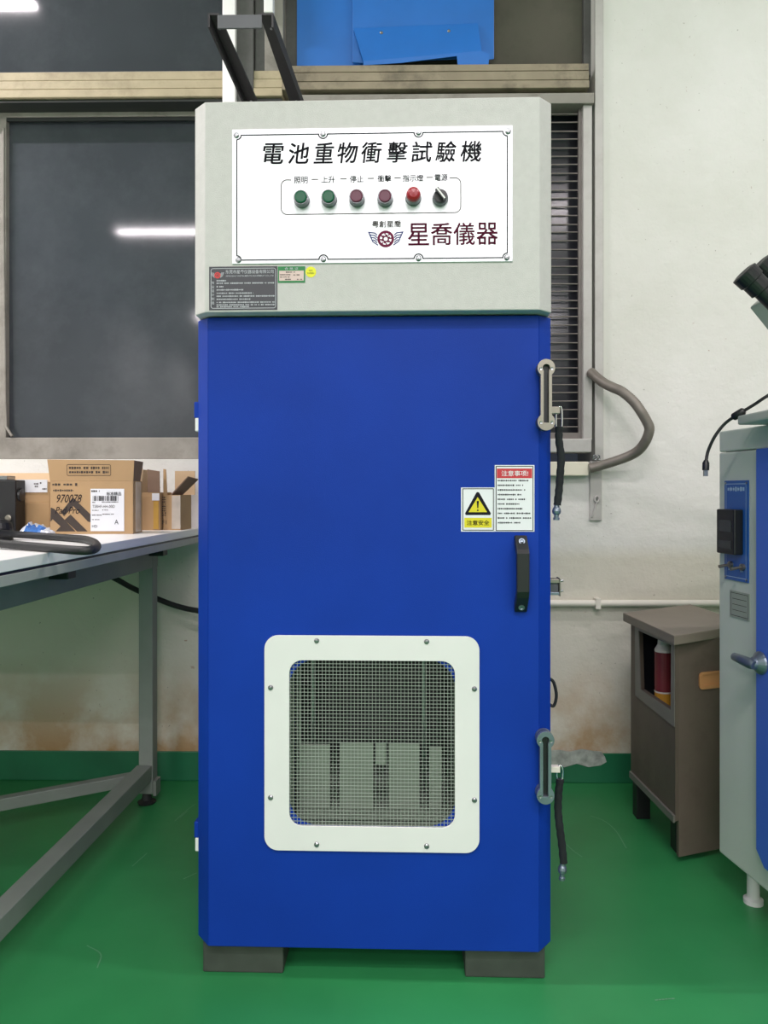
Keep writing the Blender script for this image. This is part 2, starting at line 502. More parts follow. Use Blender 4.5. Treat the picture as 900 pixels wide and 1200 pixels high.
# floor scuffs
fl = bpy.data.objects['floor']
for pts in ([(205, 962), (218, 950), (229, 942)], [(211, 958), (220, 950)], [(102, 1108), (118, 1118), (114, 1134)], [(215, 1030), (230, 1023)],
            [(155, 1015), (172, 1000)], [(692, 956), (708, 962), (722, 974), (734, 994)], [(661, 987), (672, 997), (682, 1004)], [(768, 1172), (790, 1170)]):
    mb = MB()
    q = [zp(a, b, 0.0006) for a, b in pts]
    q = catmull(q, 6)
    strip(mb, [(v.x, v.y) for v in q], .0028, lambda u, v: (u, v, .0006), M['scuff'])
    mb.build('scuff_mark', fl)

# ------------------------------------------------------------------ windows
def wx(px, Y): return wp(px, 300, Y).x
def wz(py, Y, px=200): return wp(px, py, Y).z
def window(name, px0, px1, z0, z1, fw, fm, gm, Yf, depth=.05, bars=(0, 0, 0, 0)):
    # frame with member widths l, r, b, t; a single pane behind
    x0, x1 = wx(px0, Yf), wx(px1, Yf)
    l, r, b, t = fw
    fr = MB()
    fr.prism([(x0, z0), (x1, z0), (x1, z1), (x0, z1)], Yf, Yf+depth, fm, holes=[[(x0+l, z0+b), (x1-r, z0+b), (x1-r, z1-t), (x0+l, z1-t)]])
    fo = struct(fr.build(name, bevel=.003))
    MB().box((x0+l-.005, Yf+depth*.45, z0+b-.005), (x1-r+.005, Yf+depth*.45+.006, z1-t+.005), gm).build('glass_pane', fo)
    return fo
Y1 = YW + .05
zrail0 = wz(116, YW-.02, 120); zrail1 = wz(83, YW-.02, 120)
pxs = 1/900*Y1
# lower left window, dark glass
w1 = window('window_1', -60, 334, wz(538, Y1), wz(112, Y1), (wx(7, Y1)-wx(-60, Y1), .06, 25.5*pxs, 24*pxs), M['win_frame'], M['glass_slate'], Y1)
g = MB()
g.tube([wp(4, 150, Y1-.002), wp(4, 268, Y1-.002), wp(6, 470, Y1-.002), wp(7, 500, Y1-.002), wp(14, 511, Y1-.004)], .005, M['win_frame'], 6)
g.build('sealing_strip', w1)
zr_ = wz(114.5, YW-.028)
MB().box((wx(-60, Y1), YW-.018, zr_-.007), (wx(334, Y1), Y1+.002, zr_-.0005), M['chamber_dark']).build('head_shade_strip', w1)  # dark strip painting the shade under the rail, not a real seal
MB().box((wx(7, Y1), Y1+.004, wz(140, Y1)), (wx(334, Y1), Y1+.012, wz(135, Y1)), M['chamber_dark']).build('pane_shade_strip', w1)  # shadow of the frame's top member on the pane, built as a dark strip
# upper left window
w2 = window('window_2', -60, 300, wz(92, Y1), oz1, (.06, .06, 9*pxs, .05), M['win_frame'], M['glass_slate'], Y1)
# upper right window, brown dusty glass
w3 = window('window_3', 331, 697, wz(90, Y1, 500), oz1, (18*pxs, 13*pxs, 9*pxs, .05), M['win_frame_dark'], M['glass_brown'], Y1)
# lower right window behind the grille
w4 = window('window_4', 334, 694, wz(518, Y1, 660), wz(112, Y1, 660), (.06, 13*pxs, 8*pxs, 10*pxs), M['win_frame'], M['glass_dark'], Y1, .09)
# rails between upper and lower windows
def rail(name, px0, px1, lines, m):
    Y = YW - .02
    x0, x1 = wx(px0, Y), wx(px1, Y)
    mb = MB()
    for i, (t, b) in enumerate(lines):
        mb.box((x0, Y - .004*i, wz(b, Y)), (x1, YW+.12, wz(t, Y)), m)
    return struct(mb.build(name, bevel=.002))
rail('trim_1', -60, 331, [(83.5, 93.5), (94.3, 104.3), (105.2, 114.5)], M['rail'])
rail('trim_2', 331, 690, [(78, 86), (87.2, 97.4), (98.6, 107.5)], M['rail_dirty'])
tb = MB(); Y = YW - .025
tb.box((wx(352, Y), Y, wz(121, Y, 670)), (wx(696.5, Y), YW+.06, wz(108.6, Y, 670)), M['win_frame'])
struct(tb.build('trim_3', bevel=.002))
# dark mullion that divides the upper windows, and its pale strip
Y = YW - .03
mb = MB()
mb.box((wx(276, Y), Y, wz(160, Y)), (wx(297, Y), YW+.1, oz1), M['win_frame_dark'])
mb.box((wx(297.6, Y), Y+.02, wz(82, Y)), (wx(309, Y), YW+.1, oz1), M['win_frame_dark'])
struct(mb.build('trim_4', bevel=.002))
mb = MB()
mb.box((wx(309, Y), Y+.015, wz(82, Y)), (wx(331, Y), YW+.1, oz1), M['win_frame'])
struct(mb.build('trim_5', bevel=.002))
# window ledge and jamb on the right
mb = MB(); Y = YW - .04
mb.box((wx(500, Y), Y, wz(530, Y, 660)), (wx(693.5, Y), YW+.05, wz(514, Y, 660)), M['channel'])
struct(mb.build('trim_6', bevel=.003))
mb = MB(); Y = YW - .012
mb.box((wx(683.5, Y), Y, wz(516, Y, 680)), (wx(694, Y), YW+.04, wz(120, Y, 680)), M['channel'])
struct(mb.build('trim_7', bevel=.002))

# grille of thin horizontal bars in front of the lower right window
Y = YW + .015
gr = thing('window_grille', 'grey steel grille of thin horizontal bars in the window right of the blue machine', 'grille', (wx(660, Y), Y, wz(514, Y, 660)))
gl = gr.location
mb = MB()
for px in (520, 679.5):
    mb.bar(wp(px, 517, Y)-gl, wp(px, 122, Y)-gl, .012, .012, M['grille'], (0,1,0))
mb.bar(wp(520, 511, Y)-gl, wp(680, 511, Y)-gl, .010, .022, M['grille'])
mb.build('grille_frame', gr)
mb = MB()
y = 134.0
while y < 508:
    mb.tube([wp(520, y, Y-.008)-gl, wp(600, y+.3, Y-.008)-gl, wp(677, y+random.uniform(-.8, .8), Y-.008)-gl], .0024, M['grille'], 6)
    y += 9.9
mb.build('grille_bars', gr)

# ------------------------------------------------------------------ things on the wall
def channel():
    Y = YW - .012
    a = wp(699, 610, Y)
    t = thing('wall_channel', 'long grey steel channel bolted up the wall beside the grille window', 'channel', (a.x, YW, a.z))
    o = Vector(t.location)
    mb = MB()
    x0, x1 = wx(691.5, Y)-o.x, wx(705.5, Y)-o.x
    x0b = wx(697.5, Y)-o.x
    zt = 3.3-o.z; zb = 0
    mb.box((x0, -.012, zb), (x1, 0, wz(540, Y, 699)-o.z), M['channel'])
    mb.box((x0b, -.010, wz(540, Y, 699)-o.z), (x1+.006, 0, zt), M['channel'])
    mb.build('channel_strip', t, .002)
    for px, py in ((697, 536), (701, 536)):
        ring = MB(); c = wp(px, py, YW-.022)-o
        ring.tube([c+Vector((.006*math.cos(g), 0, .008*math.sin(g))) for g in [2*math.pi*k/14 for k in range(15)]], .0022, M['steel'], 6)
        ring.tube([c+Vector((0, .002, 0)), c+Vector((0, .012, 0))], .003, M['steel'], 6)
        ring.build('ring_bolt', t)
    ring = MB(); c = wp(699.5, 585, YW-.02)-o
    ring.tube([c+Vector((.007*math.cos(g), 0, .010*math.sin(g))) for g in [2*math.pi*k/14 for k in range(15)]], .003, M['channel'], 6)
    ring.tube([c+Vector((0, .002, 0)), c+Vector((0, .009, 0))], .003, M['steel'], 6)
    ring.tube([c+Vector((0, 0, -.009)), wp(694, 606, YW-.016)-o], .003, M['channel'], 6)
    ring.build('ring_bolt', t)
channel()

# flexible conduit
pts = [(692, 436), (700, 443), (708, 449), (718, 454), (729, 459), (742, 470), (751, 482), (758, 494), (761, 503), (757, 516), (749, 527), (738, 534), (722, 540), (706, 545), (691, 549)]
ds = [2.52, 2.49, 2.47, 2.45, 2.43, 2.41, 2.40, 2.40, 2.40, 2.41, 2.43, 2.45, 2.47, 2.49, 2.50]
path = catmull([dp(a, b, d) for (a, b), d in zip(pts, ds)], 14)
mb = MB()
mb.tube(path, [.0165 if i % 2 else .0148 for i in range(len(path))], M['hose'], 12)
tag(mb.build('conduit_hose'), 'grey ribbed flexible conduit looping out of the window frame on the white wall', 'hose')
# cream trunking below the ledge
a, b = wp(560, 541, YW-.04), wp(690, 557.5, YW-.04)
mb = MB().box((a.x, YW-.04, b.z), (b.x, YW, a.z), M['trunk_cream'])
tag(mb.build('cable_trunking', bevel=.003), 'short cream cable trunking under the ledge, joined by the flexible conduit', 'trunking')
# horizontal wall pipe with clip
o = wp(700, 707, YW-.018)
t = thing('wall_pipe', 'thin cream pipe running along the wall above the brown cabinet', 'pipe', tuple(o))
MB().tube([wp(470, 707, YW-.018)-o, Vector((0,0,0)), wp(1000, 707, YW-.018)-o], .0115, M['pipe'], 14).build('pipe_run', t)
mb = MB()
mb.box((-.008, -.013, -.017), (.008, .018, -.0112), M['pipe']); mb.box((-.008, -.0145, -.017), (.008, -.0118, .017), M['pipe']); mb.box((-.008, -.013, .0112), (.008, .018, .017), M['pipe'])
mb.build('pipe_clip', t)
# white trunkings at the top
Y = YW - .055
mb = MB().box((wx(260.5, Y), Y, wz(300, Y)), (wx(275.8, Y), YW-.03, CEIL), M['trunk_white'])
tag(mb.build('vertical_trunking', bevel=.003), 'long white vertical trunking crossing the beige rail left of the black bracket', 'trunking')
mb = MB().box((wx(309, Y), Y, wz(15, Y)), (wx(320, Y), YW-.015, CEIL), M['trunk_white'])
tag(mb.build('vertical_trunking', bevel=.003), 'white vertical trunking ending just above the crossbar of the black bracket', 'trunking')

# blue sheet metal leaning in the upper right window
Y = YW + .02
o = wp(463, 78, Y)
t = thing('blue_metal_panel', 'bright blue bent sheet metal panel standing on the rail in the upper window', 'panel', (o.x, Y, zrail1))
o = Vector(t.location)
def q(px, py, Yv): return wp(px, py, Yv) - o
def sheet(poly, Yv, th, m):
    mb = MB()
    mb.prism([(q(a, b, Yv).x, q(a, b, Yv).z) for a, b in poly], Yv-o.y, Yv-o.y+th, m)
    return mb
sheet([(348, -40), (430, -40), (430, 79), (348, 79)], YW+.03, .003, M['sheet_blue']).build('back_sheet', t)
sheet([(413, -40), (579, -40), (579, 69), (566, 71), (566, 68), (425, 74), (413, 73)], YW+.012, .003, M['sheet_blue']).build('front_sheet', t, .002)
fl_ = MB()
f = [(414, 33), (560, 27), (564, 62), (573, 66), (572, 78), (536, 78), (535, 68), (470, 76), (426, 79), (426, 74)]
P0 = [q(a, b, YW+.0) for a, b in f]
P0 = [Vector((p.x, p.y - (.012 if b > 60 else 0), p.z)) for p, (a, b) in zip(P0, f)]
tr = tessellate_polygon([[Vector((p.x, p.z, 0)) for p in P0]])
fl_.add(P0 + [p + Vector((0, .003, 0)) for p in P0], [tuple(k) for k in tr] + [tuple(i+len(P0) for i in reversed(k)) for k in tr] + [(i, (i+1) % len(P0), len(P0)+(i+1) % len(P0), len(P0)+i) for i in range(len(P0))], M['sheet_blue'])
fl_.build('bent_flap', t)
for px, py in ((447, 39), (526, 37)):
    MB().lathe(q(px, py, YW), [(0, .006), (.004, .005), (.006, .002)], (0, -1, 0), M['nickel'], 12).build('rivet', t)

# black cable on the wall below the table, and cables beside the machine
path = catmull([dp(100, 660, 2.44), dp(135, 678, 2.46), dp(157, 690, 2.5), dp(185, 702, 2.5), dp(210, 711, 2.49), dp(240, 717, 2.46), dp(330, 730, 2.4)], 6)
tag(MB().tube(path, .009, M['rubber'], 10).build('power_cable'), 'black cable sagging along the wall under the white table', 'cable')

# ================================================================== THE BLUE MACHINE
D0 = 1.508
mloc = cw((438 - CX) / F * D0, D0, 0)
MROT = math.radians(-1.0)
FM = Frame(mloc, MROT)
mach = thing('impact_test_machine', 'tall blue steel test cabinet with grey control box on top and mesh window', 'machine', tuple(mloc), MROT)
CH = .027
def mx_(px, y=0.0, py=577): return FM.p(px, py, y).x
def mz_(py, y=0.0, px=438): return FM.p(px, py, y).z
xl, xr = mx_(232.3, CH), mx_(645.2, CH)
zb, zt = mz_(1112.5), mz_(369)
DEP = .66
BOXY = -.032
# feet
for x0, x1 in ((mx_(238, .02), mx_(332, .02)), (mx_(545, .02), mx_(638.5, .02))):
    MB().box((x0, .018, 0), (x1, DEP-.05, zb+.002), M['wood_block']).build('foot_block', mach, .003)
# body of sheet steel
wx0, wx1, wz0, wz1 = mx_(339.5), mx_(533), mz_(967.5), mz_(773.5)       # clear opening of the mesh window
mb = MB()
S2 = .0025; yb = .050
mb.box((xl, yb, zb), (xl+S2, DEP, zt), M['blue']); mb.box((xr-S2, yb, zb), (xr, DEP, zt), M['blue'])
mb.box((xl+S2, DEP-S2, zb), (xr-S2, DEP, zt), M['blue']); mb.box((xl+S2, yb, zb), (xr-S2, DEP-S2, zb+S2), M['blue'])
mb.box((xl+S2, yb, zt-S2), (xr-S2, DEP-S2, zt), M['blue'])
mb.build('body', mach)
# chamber behind the mesh
cx0, cx1, cz0, cz1 = wx0+.006, wx1-.004, wz0, wz1+.06
mb = MB(); cy1 = .40
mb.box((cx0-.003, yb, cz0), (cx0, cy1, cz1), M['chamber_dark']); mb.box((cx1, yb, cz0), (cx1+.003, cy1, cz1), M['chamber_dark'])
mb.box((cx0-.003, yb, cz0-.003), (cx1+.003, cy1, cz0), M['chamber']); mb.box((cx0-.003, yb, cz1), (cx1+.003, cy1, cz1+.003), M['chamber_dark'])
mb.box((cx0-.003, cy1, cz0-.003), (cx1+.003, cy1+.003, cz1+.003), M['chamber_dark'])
mb.build('test_chamber', mach)
GY = .078
zpan = mz_(871, GY)
for a, b, zt_p in ((340, 352, zpan+.3), (352, 386.5, zpan-.004), (398.5, 437.5, zpan), (455.5, 491.5, zpan), (503, 518, zpan-.006), (527.5, 540, zpan+.3)):
    x0_, x1_ = max(mx_(a, GY), cx0), min(mx_(b, GY), cx1)
    if x1_ > x0_: MB().box((x0_, GY, cz0), (x1_, GY+.006, min(zt_p, cz1)), M['chamber']).build('guard_panel', mach, .001)
MB().box((mx_(440, GY), GY, mz_(896, GY)), (mx_(452, GY), GY+.006, zpan), M['chamber']).build('guard_panel', mach, .001)
for px in (366.5, 497):
    MB().tube([(mx_(px, .16), .16, cz0), (mx_(px, .16), .16, cz1)], .0045, M['steel'], 14).build('guide_rod', mach)

# door
door = MB()
hx0, hx1, hz0, hz1 = mx_(339.5)-.001, mx_(533)+.001, mz_(967.5)-.001, mz_(773.5)+.001
hole = []
for (cx_, cz_, a) in ((hx1-.056, hz1-.056, 0), (hx0+.056, hz1-.056, 90), (hx0+.056, hz0+.056, 180), (hx1-.056, hz0+.056, 270)):
    for k in range(9):
        gk = math.radians(a + 90*k/8)
        hole.append((cx_+.056*math.cos(gk), cz_+.056*math.sin(gk)))
ex = .007; dzb = zb; dzt = zt - .003
flo = [(xl+CH, dzb), (xr-CH, dzb), (xr-CH, dzt), (xl+CH, dzt)]
door.prism(flo, 0, .004, M['blue'], holes=[hole])
big = rrect(hx0-.02, hx1+.02, hz0-.02, hz1+.02, .012, 8)
door.prism(flo, .0041, .046, M['blue'], holes=[big])
lin_ = MB(); lin_.prism([(hx0-.019, hz0-.019), (hx1+.019, hz0-.019), (hx1+.019, hz1+.019), (hx0-.019, hz1+.019)], .0045, .046, M['chamber'], holes=[rrect(hx0+.002, hx1-.002, hz0, hz1, .012, 8)])
lin_.prism([(hx0+.002, hz0), (hx1-.002, hz0), (hx1-.002, hz0+.0025), (hx0+.002, hz0+.0025)], .018, .021, M['chamber_dark'])
lin_.build('window_lining', mach)
for sx, xa, xb in ((-1, xl, xl+CH), (1, xr, xr-CH)):
    bot = [(xb, 0, dzb), (xa, CH, dzb+.006), (xa, .046, dzb+.006), (xb, .046, dzb)]
    top = [(p[0], p[1], dzt) for p in bot]
    door.hexa(bot, top, M['blue'])
dobj = door.build('door', mach, .0015)
# window frame plate, mesh, screws
plate = MB()
plate.prism(rrect(mx_(310.5), mx_(561.5), mz_(996.5), mz_(744.5), .027, 8), -.0065, -.003, M['white'], holes=[rrect(wx0, wx1, wz0, wz1, .026, 8)])
plate_o = plate.build('window_frame', mach, .0006)
for px, py in ((371, 751), (500, 752), (317, 806), (556, 807.5), (317, 935), (556, 938), (371, 990), (500, 992)):
    p = FM.p(px, py, -.008)
    MB().lathe((p.x, -.0065, p.z), [(0, .0052), (.002, .0048), (.0036, .0028), (.004, .0005)], (0, -1, 0), M['steel'], 14).build('screw', plate_o)
wm = MB(); pitch = 4.2/900*1.508; ww = .00042
x = wx0 - .006
while x < wx1 + .006:
    wm.box((x-ww, -.0016, wz0-.008), (x+ww, -.0006, wz1+.008), M['wire']); x += pitch
z = wz0 - .006
while z < wz1 + .006:
    wm.box((wx0-.008, -.0026, z-ww), (wx1+.008, -.0016, z+ww), M['wire']); z += pitch
wm.build('wire_mesh', mach)
# handle
hd = MB()
hxa, hxb = mx_(602.5), mx_(617.0)
hz = [mz_(627), mz_(637), mz_(703), mz_(716)]
pro = [(0, hz[0]), (-.006, hz[0]), (-.034, hz[1]-.008), (-.040, hz[1]-.016), (-.040, hz[2]+.022), (-.034, hz[2]+.010), (-.006, hz[3]), (0, hz[3]), (0, hz[3]+.018), (-.020, hz[2]+.018), (-.025, hz[2]+.026), (-.025, hz[1]-.026), (-.020, hz[1]-.018), (0, hz[0]-.018)]
hd.prism([(p[0], p[1]) for p in pro], hxa, hxb, M['black'], fr=lambda u, y, v: (y, u, v))
ho = hd.build('handle', mach, .002)
for zc, yy in ((hz[0]-.011, -.0185), (hz[3]+.011, -.016)):
    MB().lathe(((hxa+hxb)/2, yy, zc), [(0, .006), (.002, .006), (.002, .004), (.0005, .003)], (0, -1, .35 if zc > .8 else -.5), M['dsteel'], 14).build('handle_screw', ho)
# hinges on the left
for za, zm, zc in ((470, 489, 505), (966, 985, 1001)):
    h = MB()
    h.box((xl-.0095, .03, mz_(zm, .03)), (xl+.002, .052, mz_(za, .03)), M['blue'])
    h.box((xl-.0075, .03, mz_(zc, .03)), (xl+.002, .050, mz_(zm, .03)), M['white'])
    h.build('hinge', mach, .002)
# slotted chain tracks on the right edge
def track(pxc, pya, pyb, m):
    y0, y1 = -.026, -.004
    A = FM.p(pxc, pya, y0); B = FM.p(pxc, pyb, y0)
    R = 10.3/900*1.474; nk = 6.6/900*1.474
    zc1, zc0 = A.z - R, B.z + R
    xc = (A.x + B.x)/2
    outl = []
    a = math.degrees(math.asin(nk/R))
    for k in range(19):
        gk = math.radians(-90 + a + (360-2*a)*k/18); outl.append((xc + R*math.cos(gk), zc1 + R*math.sin(gk)))
    for k in range(19):
        gk = math.radians(90 + a + (360-2*a)*k/18); outl.append((xc + R*math.cos(gk), zc0 + R*math.sin(gk)))
    sw = 3.0/900*1.474
    slot = [(xc-sw, zc0-R*.1), (xc+sw, zc0-R*.1), (xc+sw, zc1-sw*1.4)] + [(xc+sw*1.45*math.cos(math.radians(gk)), zc1+sw*1.45*math.sin(math.radians(gk))) for gk in range(-40, 221, 26)] + [(xc-sw, zc1-sw*1.4)]
    mb = MB()
    mb.prism(outl, y0, y0+.010, m, holes=[slot])
    mb.prism(outl, y0+.0101, y0+.013, M['black'])
    for zc in (zc1, zc0):
        mb.lathe((xc, y0+.012, zc), [(0, R*.97), (.014, R*.97)], (0, 1, 0), m, 24)
    o = mb.build('chain_track', mach, .001)
    for zc in (zc1, zc0):
        for sg in (-1, 1):
            MB().lathe((xc+sg*R*.62, y0, zc-R*.1), [(0, .0032), (.0008, .003), (.0003, .001)], (0, -1, 0), M['steel'], 10).build('track_screw', o)
    return o
o = track(640.3, 420.5, 504.5, M['nickel']); o['label'] = 'satin nickel chain track near the top of the door'
o = track(639.5, 857.5, 943.0, M['dsteel']); o['label'] = 'dull blue grey chain track near the bottom of the door'
# chain anchor posts on the right side
def anchor(px0, px1, pya, pyb, m):
    a = FM.p(px0, pya, .02); b = FM.p(px1, pyb, .02)
    mb = MB().box((xr-.003, .012, b.z), (b.x, .026, a.z), m)
    return mb.build('chain_anchor', mach, .001)
anchor(646, 655.5, 477, 485, M['nickel'])
anchor(646, 655.5, 897, 904, M['cream'])
# toggle latch and cable loop on the right side
tl = MB()
a = FM.p(646, 676, .1); b = FM.p(656, 699, .1)
tl.box((xr, .085, b.z), (xr+.006, .125, a.z), M['dsteel']); tl.box((xr+.006, .09, a.z-.012), (b.x, .12, a.z-.004), M['nickel'])
tl.box((b.x-.003, .088, b.z+.002), (b.x, .122, a.z-.002), M['nickel']); tl.box((xr+.006, .09, b.z+.004), (b.x, .12, b.z+.010), M['dsteel'])
tl.box((xr+.004, .095, a.z-.002), (xr+.010, .115, a.z+.006), M['bottle_red'])
for zz in (a.z-.010, b.z+.010): tl.tube([(b.x, .105, zz), (b.x+.008, .105, zz+.002)], .0025, M['steel'], 8)
tl.box((xr+.004, .094, b.z+.008), (b.x-.004, .116, a.z-.010), M['grey_metal'])
tl.build('toggle_latch', mach, .0008)
pth = catmull([FM.p(644, 795, .2), FM.p(649, 800, .2), FM.p(652, 815, .2), FM.p(649, 827, .2), FM.p(643, 825, .2)], 6)
MB().tube(pth, .0035, M['rubber'], 8).build('wire_loop', mach)

# control box
cb = MB()
bx0, bx1 = mx_(228.5, BOXY+CH), mx_(646, BOXY+CH)
bz0, bz1 = mz_(364.5, BOXY), mz_(116.2, BOXY)
pl = [(bx0, BOXY+CH), (bx0+CH, BOXY), (bx1-CH, BOXY), (bx1, BOXY+CH), (bx1, DEP), (bx0, DEP)]
cb.hexa([(p[0], p[1], bz0) for p in pl], [(p[0], p[1], bz1) for p in pl], M['box_grey'])
cb.build('control_box', mach, .002)
# front label plate
PY = BOXY - .003
cp = MB()
px0, px1, pz0, pz1 = mx_(272, PY), mx_(600.8, PY), mz_(307.8, PY), mz_(149.2, PY)
cp.box((px0, PY, pz0), (px1, BOXY, pz1), M['alu'])
cpo = cp.build('control_panel', mach, .0006)
LY = PY - .0004
K = (D0 + LY) / 900
def fr_c(u, v): return (u, LY, v)
def cpos(px, py): p = FM.p(px, py, LY); return p.x, p.z
let = MB()
# border line that steps round the screws
tl_, br_ = cpos(277.5, 158.5), cpos(594.5, 301.8)
bx_l, bz_t, bx_r, bz_b = tl_[0], tl_[1], br_[0], br_[1]
scr_t = [cpos(px, 155.2)[0] for px in (277, 378.5, 490.5, 595.5)]
scr_b = [cpos(px, 303.5)[0] for px in (279.5, 379, 490.5, 594)]
rr = 5.2*K
pts = []
c = (bx_l, bz_t)
pts += [(bx_l + rr*math.cos(math.radians(a)), bz_t + rr*math.sin(math.radians(a))) for a in range(-90, 1, 15)]
for sx in scr_t[1:3]: pts += [(sx + rr*math.cos(math.radians(a)), bz_t + rr*math.sin(math.radians(a))) for a in range(180, 361, 15)]
pts += [(bx_r + rr*math.cos(math.radians(a)), bz_t + rr*math.sin(math.radians(a))) for a in range(180, 271, 15)]
pts += [(bx_r + rr*math.cos(math.radians(a)), bz_b + rr*math.sin(math.radians(a))) for a in range(90, 181, 15)]
for sx in reversed(scr_b[1:3]): pts += [(sx + rr*math.cos(math.radians(a)), bz_b + rr*math.sin(math.radians(a))) for a in range(0, 181, 15)]
pts += [(bx_l + rr*math.cos(math.radians(a)), bz_b + rr*math.sin(math.radians(a))) for a in range(0, 91, 15)]
strip(let, pts, 1.3*K, fr_c, M['ink'], True)
for s, px in zip('電池重物衝擊試驗機', (320.5, 350, 379.5, 407.5, 435.5, 465.5, 494.5, 522.5, 552)):
    u, v = cpos(px, 180 - (px-320)*.012)
    text(let, s, u, v, 24*K, 24*K, fr_c, M['ink'], 0.12, 0.012)
for s, px, wd in (('照明', 352.5, 16), ('上升', 384.5, 16), ('停止', 418, 16), ('衝擊', 450.5, 16), ('指示燈', 484, 24), ('電源', 517, 15)):
    u, v = cpos(px, 211 - (px-352)*.018)
    text(let, s, u, v, wd*K, 7.8*K, fr_c, M['ink'], 0, 0.012)
for px in (369, 402.5, 434.5, 466, 503.5):
    u, v = cpos(px, 210.5 - (px-352)*.018)
    strip(let, [(u-3.5*K, v), (u+3.5*K, v)], 1.1*K, fr_c, M['ink_soft'])
a, b = cpos(329.5, 210.8), cpos(540, 249)
r = 7*K
ol = [cpos(341, 211)] + [(a[0]+r+r*math.cos(math.radians(g)), a[1]-r+r*math.sin(math.radians(g))) for g in range(90, 181, 15)]
ol += [(a[0]+r+r*math.cos(math.radians(g)), b[1]+r+r*math.sin(math.radians(g))) for g in range(180, 271, 15)]
ol += [(b[0]-r+r*math.cos(math.radians(g)), b[1]+r+r*math.sin(math.radians(g))) for g in range(270, 361, 15)]
ol += [(b[0]-r+r*math.cos(math.radians(g)), a[1]-r+r*math.sin(math.radians(g))) for g in range(0, 91, 15)] + [cpos(527, 208.5)]
strip(let, ol, 1.0*K, fr_c, M['ink_soft'])
u, v = cpos(453, 262.5); text(let, '粤創星喬', u, v, 34*K, 7.8*K, fr_c, M['ink_soft'], 0, .014)
u, v = cpos(452, 280); emblem(let, u, v, 9.8*K, fr_c, M['maroon'], M['navy'])
for s, px in zip('星喬儀器', (490.5, 517.5, 544, 571)):
    u, v = cpos(px, 274.5 - (px-490)*.01); text(let, s, u, v, 24.5*K, 25.5*K, fr_c, M['maroon'], 0, .008)
let.build('panel_lettering', cpo)
for xs, zz in ((scr_t, bz_t), (scr_b, bz_b)):
    for x in xs:
        MB().lathe((x, PY, zz), [(0, .0052), (.0012, .0055), (.0032, .0036), (.0036, .0005)], (0, -1, 0), M['steel'], 14).build('screw', cpo)
btn = [('push_button', 352, 227.5, 'green_cap', 'green push button, first from the left'), ('push_button', 384.5, 227, 'green_cap', 'green push button, second from the left'),
       ('push_button', 417.5, 226.5, 'red_cap', 'dark red push button, third from the left'), ('push_button', 451, 226.5, 'red_cap', 'dark red push button, fourth from the left'), ('indicator_lamp', 484.5, 225, 'lamp_cap', 'red domed indicator lamp')]
for nm, px, py, mk, lab in btn:
    p = FM.p(px, py, PY-.024)
    z = p.z - .0035
    b_ = MB()
    b_.lathe((p.x, PY, z), [(0, .0150), (.003, .0150), (.004, .0142), (.016, .0142), (.019, .0136), (.019, .0122), (.016, .0120)], (0, -1, 0), M['bezel'], 28)
    if nm == 'push_button':
        b_.lathe((p.x, PY, z), [(.004, .0118), (.0215, .0118), (.0225, .0108), (.0218, .0092), (.0218, .0005)], (0, -1, 0), M[mk], 28)
    else:
        b_.lathe((p.x, PY, z), [(.004, .0136), (.022, .0136), (.027, .0122), (.030, .008), (.031, .0005)], (0, -1, 0), M[mk], 28)
    o = b_.build(nm, cpo); o['label'] = lab
p = FM.p(516.5, 226, PY-.022)
b_ = MB(); z = p.z - .003
b_.lathe((p.x, PY, z), [(0, .0152), (.004, .0152), (.006, .0142), (.012, .0140), (.014, .0128)], (0, -1, 0), M['bezel'], 28)
b_.lathe((p.x, PY, z), [(.008, .0126), (.017, .0122), (.018, .0005)], (0, -1, 0), M['black'], 28)
ca, sa = math.cos(math.radians(128)), math.sin(math.radians(128))
c1 = Vector((p.x + .013*ca, PY-.023, z+.013*sa)); c0 = Vector((p.x - .012*ca, PY-.023, z-.012*sa))
b_.bar(c0, c1, .010, .0065, M['black'], (ca*0-sa, 0, ca)) if False else b_.bar(c0, c1, .0065, .012, M['black'], (0, -1, 0))
c1 = c1 + Vector((0, -.0063, 0)); b_.bar(c0 + Vector((0, -.0063, 0)), c1, .0028, .0008, M['white'], (0, -1, 0))
o = b_.build('selector_switch', cpo); o['label'] = 'black rotary selector switch with white pointer'

# labels on the control box
BLY = BOXY - .0006
KB = (D0 + BLY)/900
def lp(px, py): p = FM.p(px, py, BLY - .0003); return p.x, p.z
def fr_l(u, v): return (u, BLY - .0003, v)
def card(name, pa, pb, m, parent=mach):
    a, b = lp(*pa), lp(*pb)
    mb = MB().box((a[0], BLY, b[1]), (b[0], BOXY, a[1]), m)
    return mb.build(name, parent)
lb = card('maker_label', (245, 312.5), (325, 363), M['label_black']); lb['label'] = 'black maker label with silver print'
mb = MB()
a, b = lp(247.3, 314.8), lp(323, 360.8)
strip(mb, rrect(a[0], b[0], b[1], a[1], .004, 4), .7*KB, fr_l, M['label_text'], True)
u, v = lp(254.8, 322.6); emblem(mb, u, v, 3.7*KB, fr_l, M['emblem_red'], M['label_text'])
u, v = lp(292.5, 318.3); text(mb, '东莞市星乔仪器设备有限公司', u, v, 57*KB, 4.6*KB, fr_l, M['label_text'], 0, .01)
u, v = lp(292.5, 323.4); text(mb, 'XINGQIAO INSTRUMENTS EQUIPMENT CO.,LTD', u, v, 57*KB, 2.0*KB, fr_l, M['label_text'])
for k, s in enumerate('专业设计制造'):
    u, v = lp(249.5, 331.5 + 4.7*k); text(mb, s, u, v, 3.2*KB, 3.4*KB, fr_l, M['label_text'])
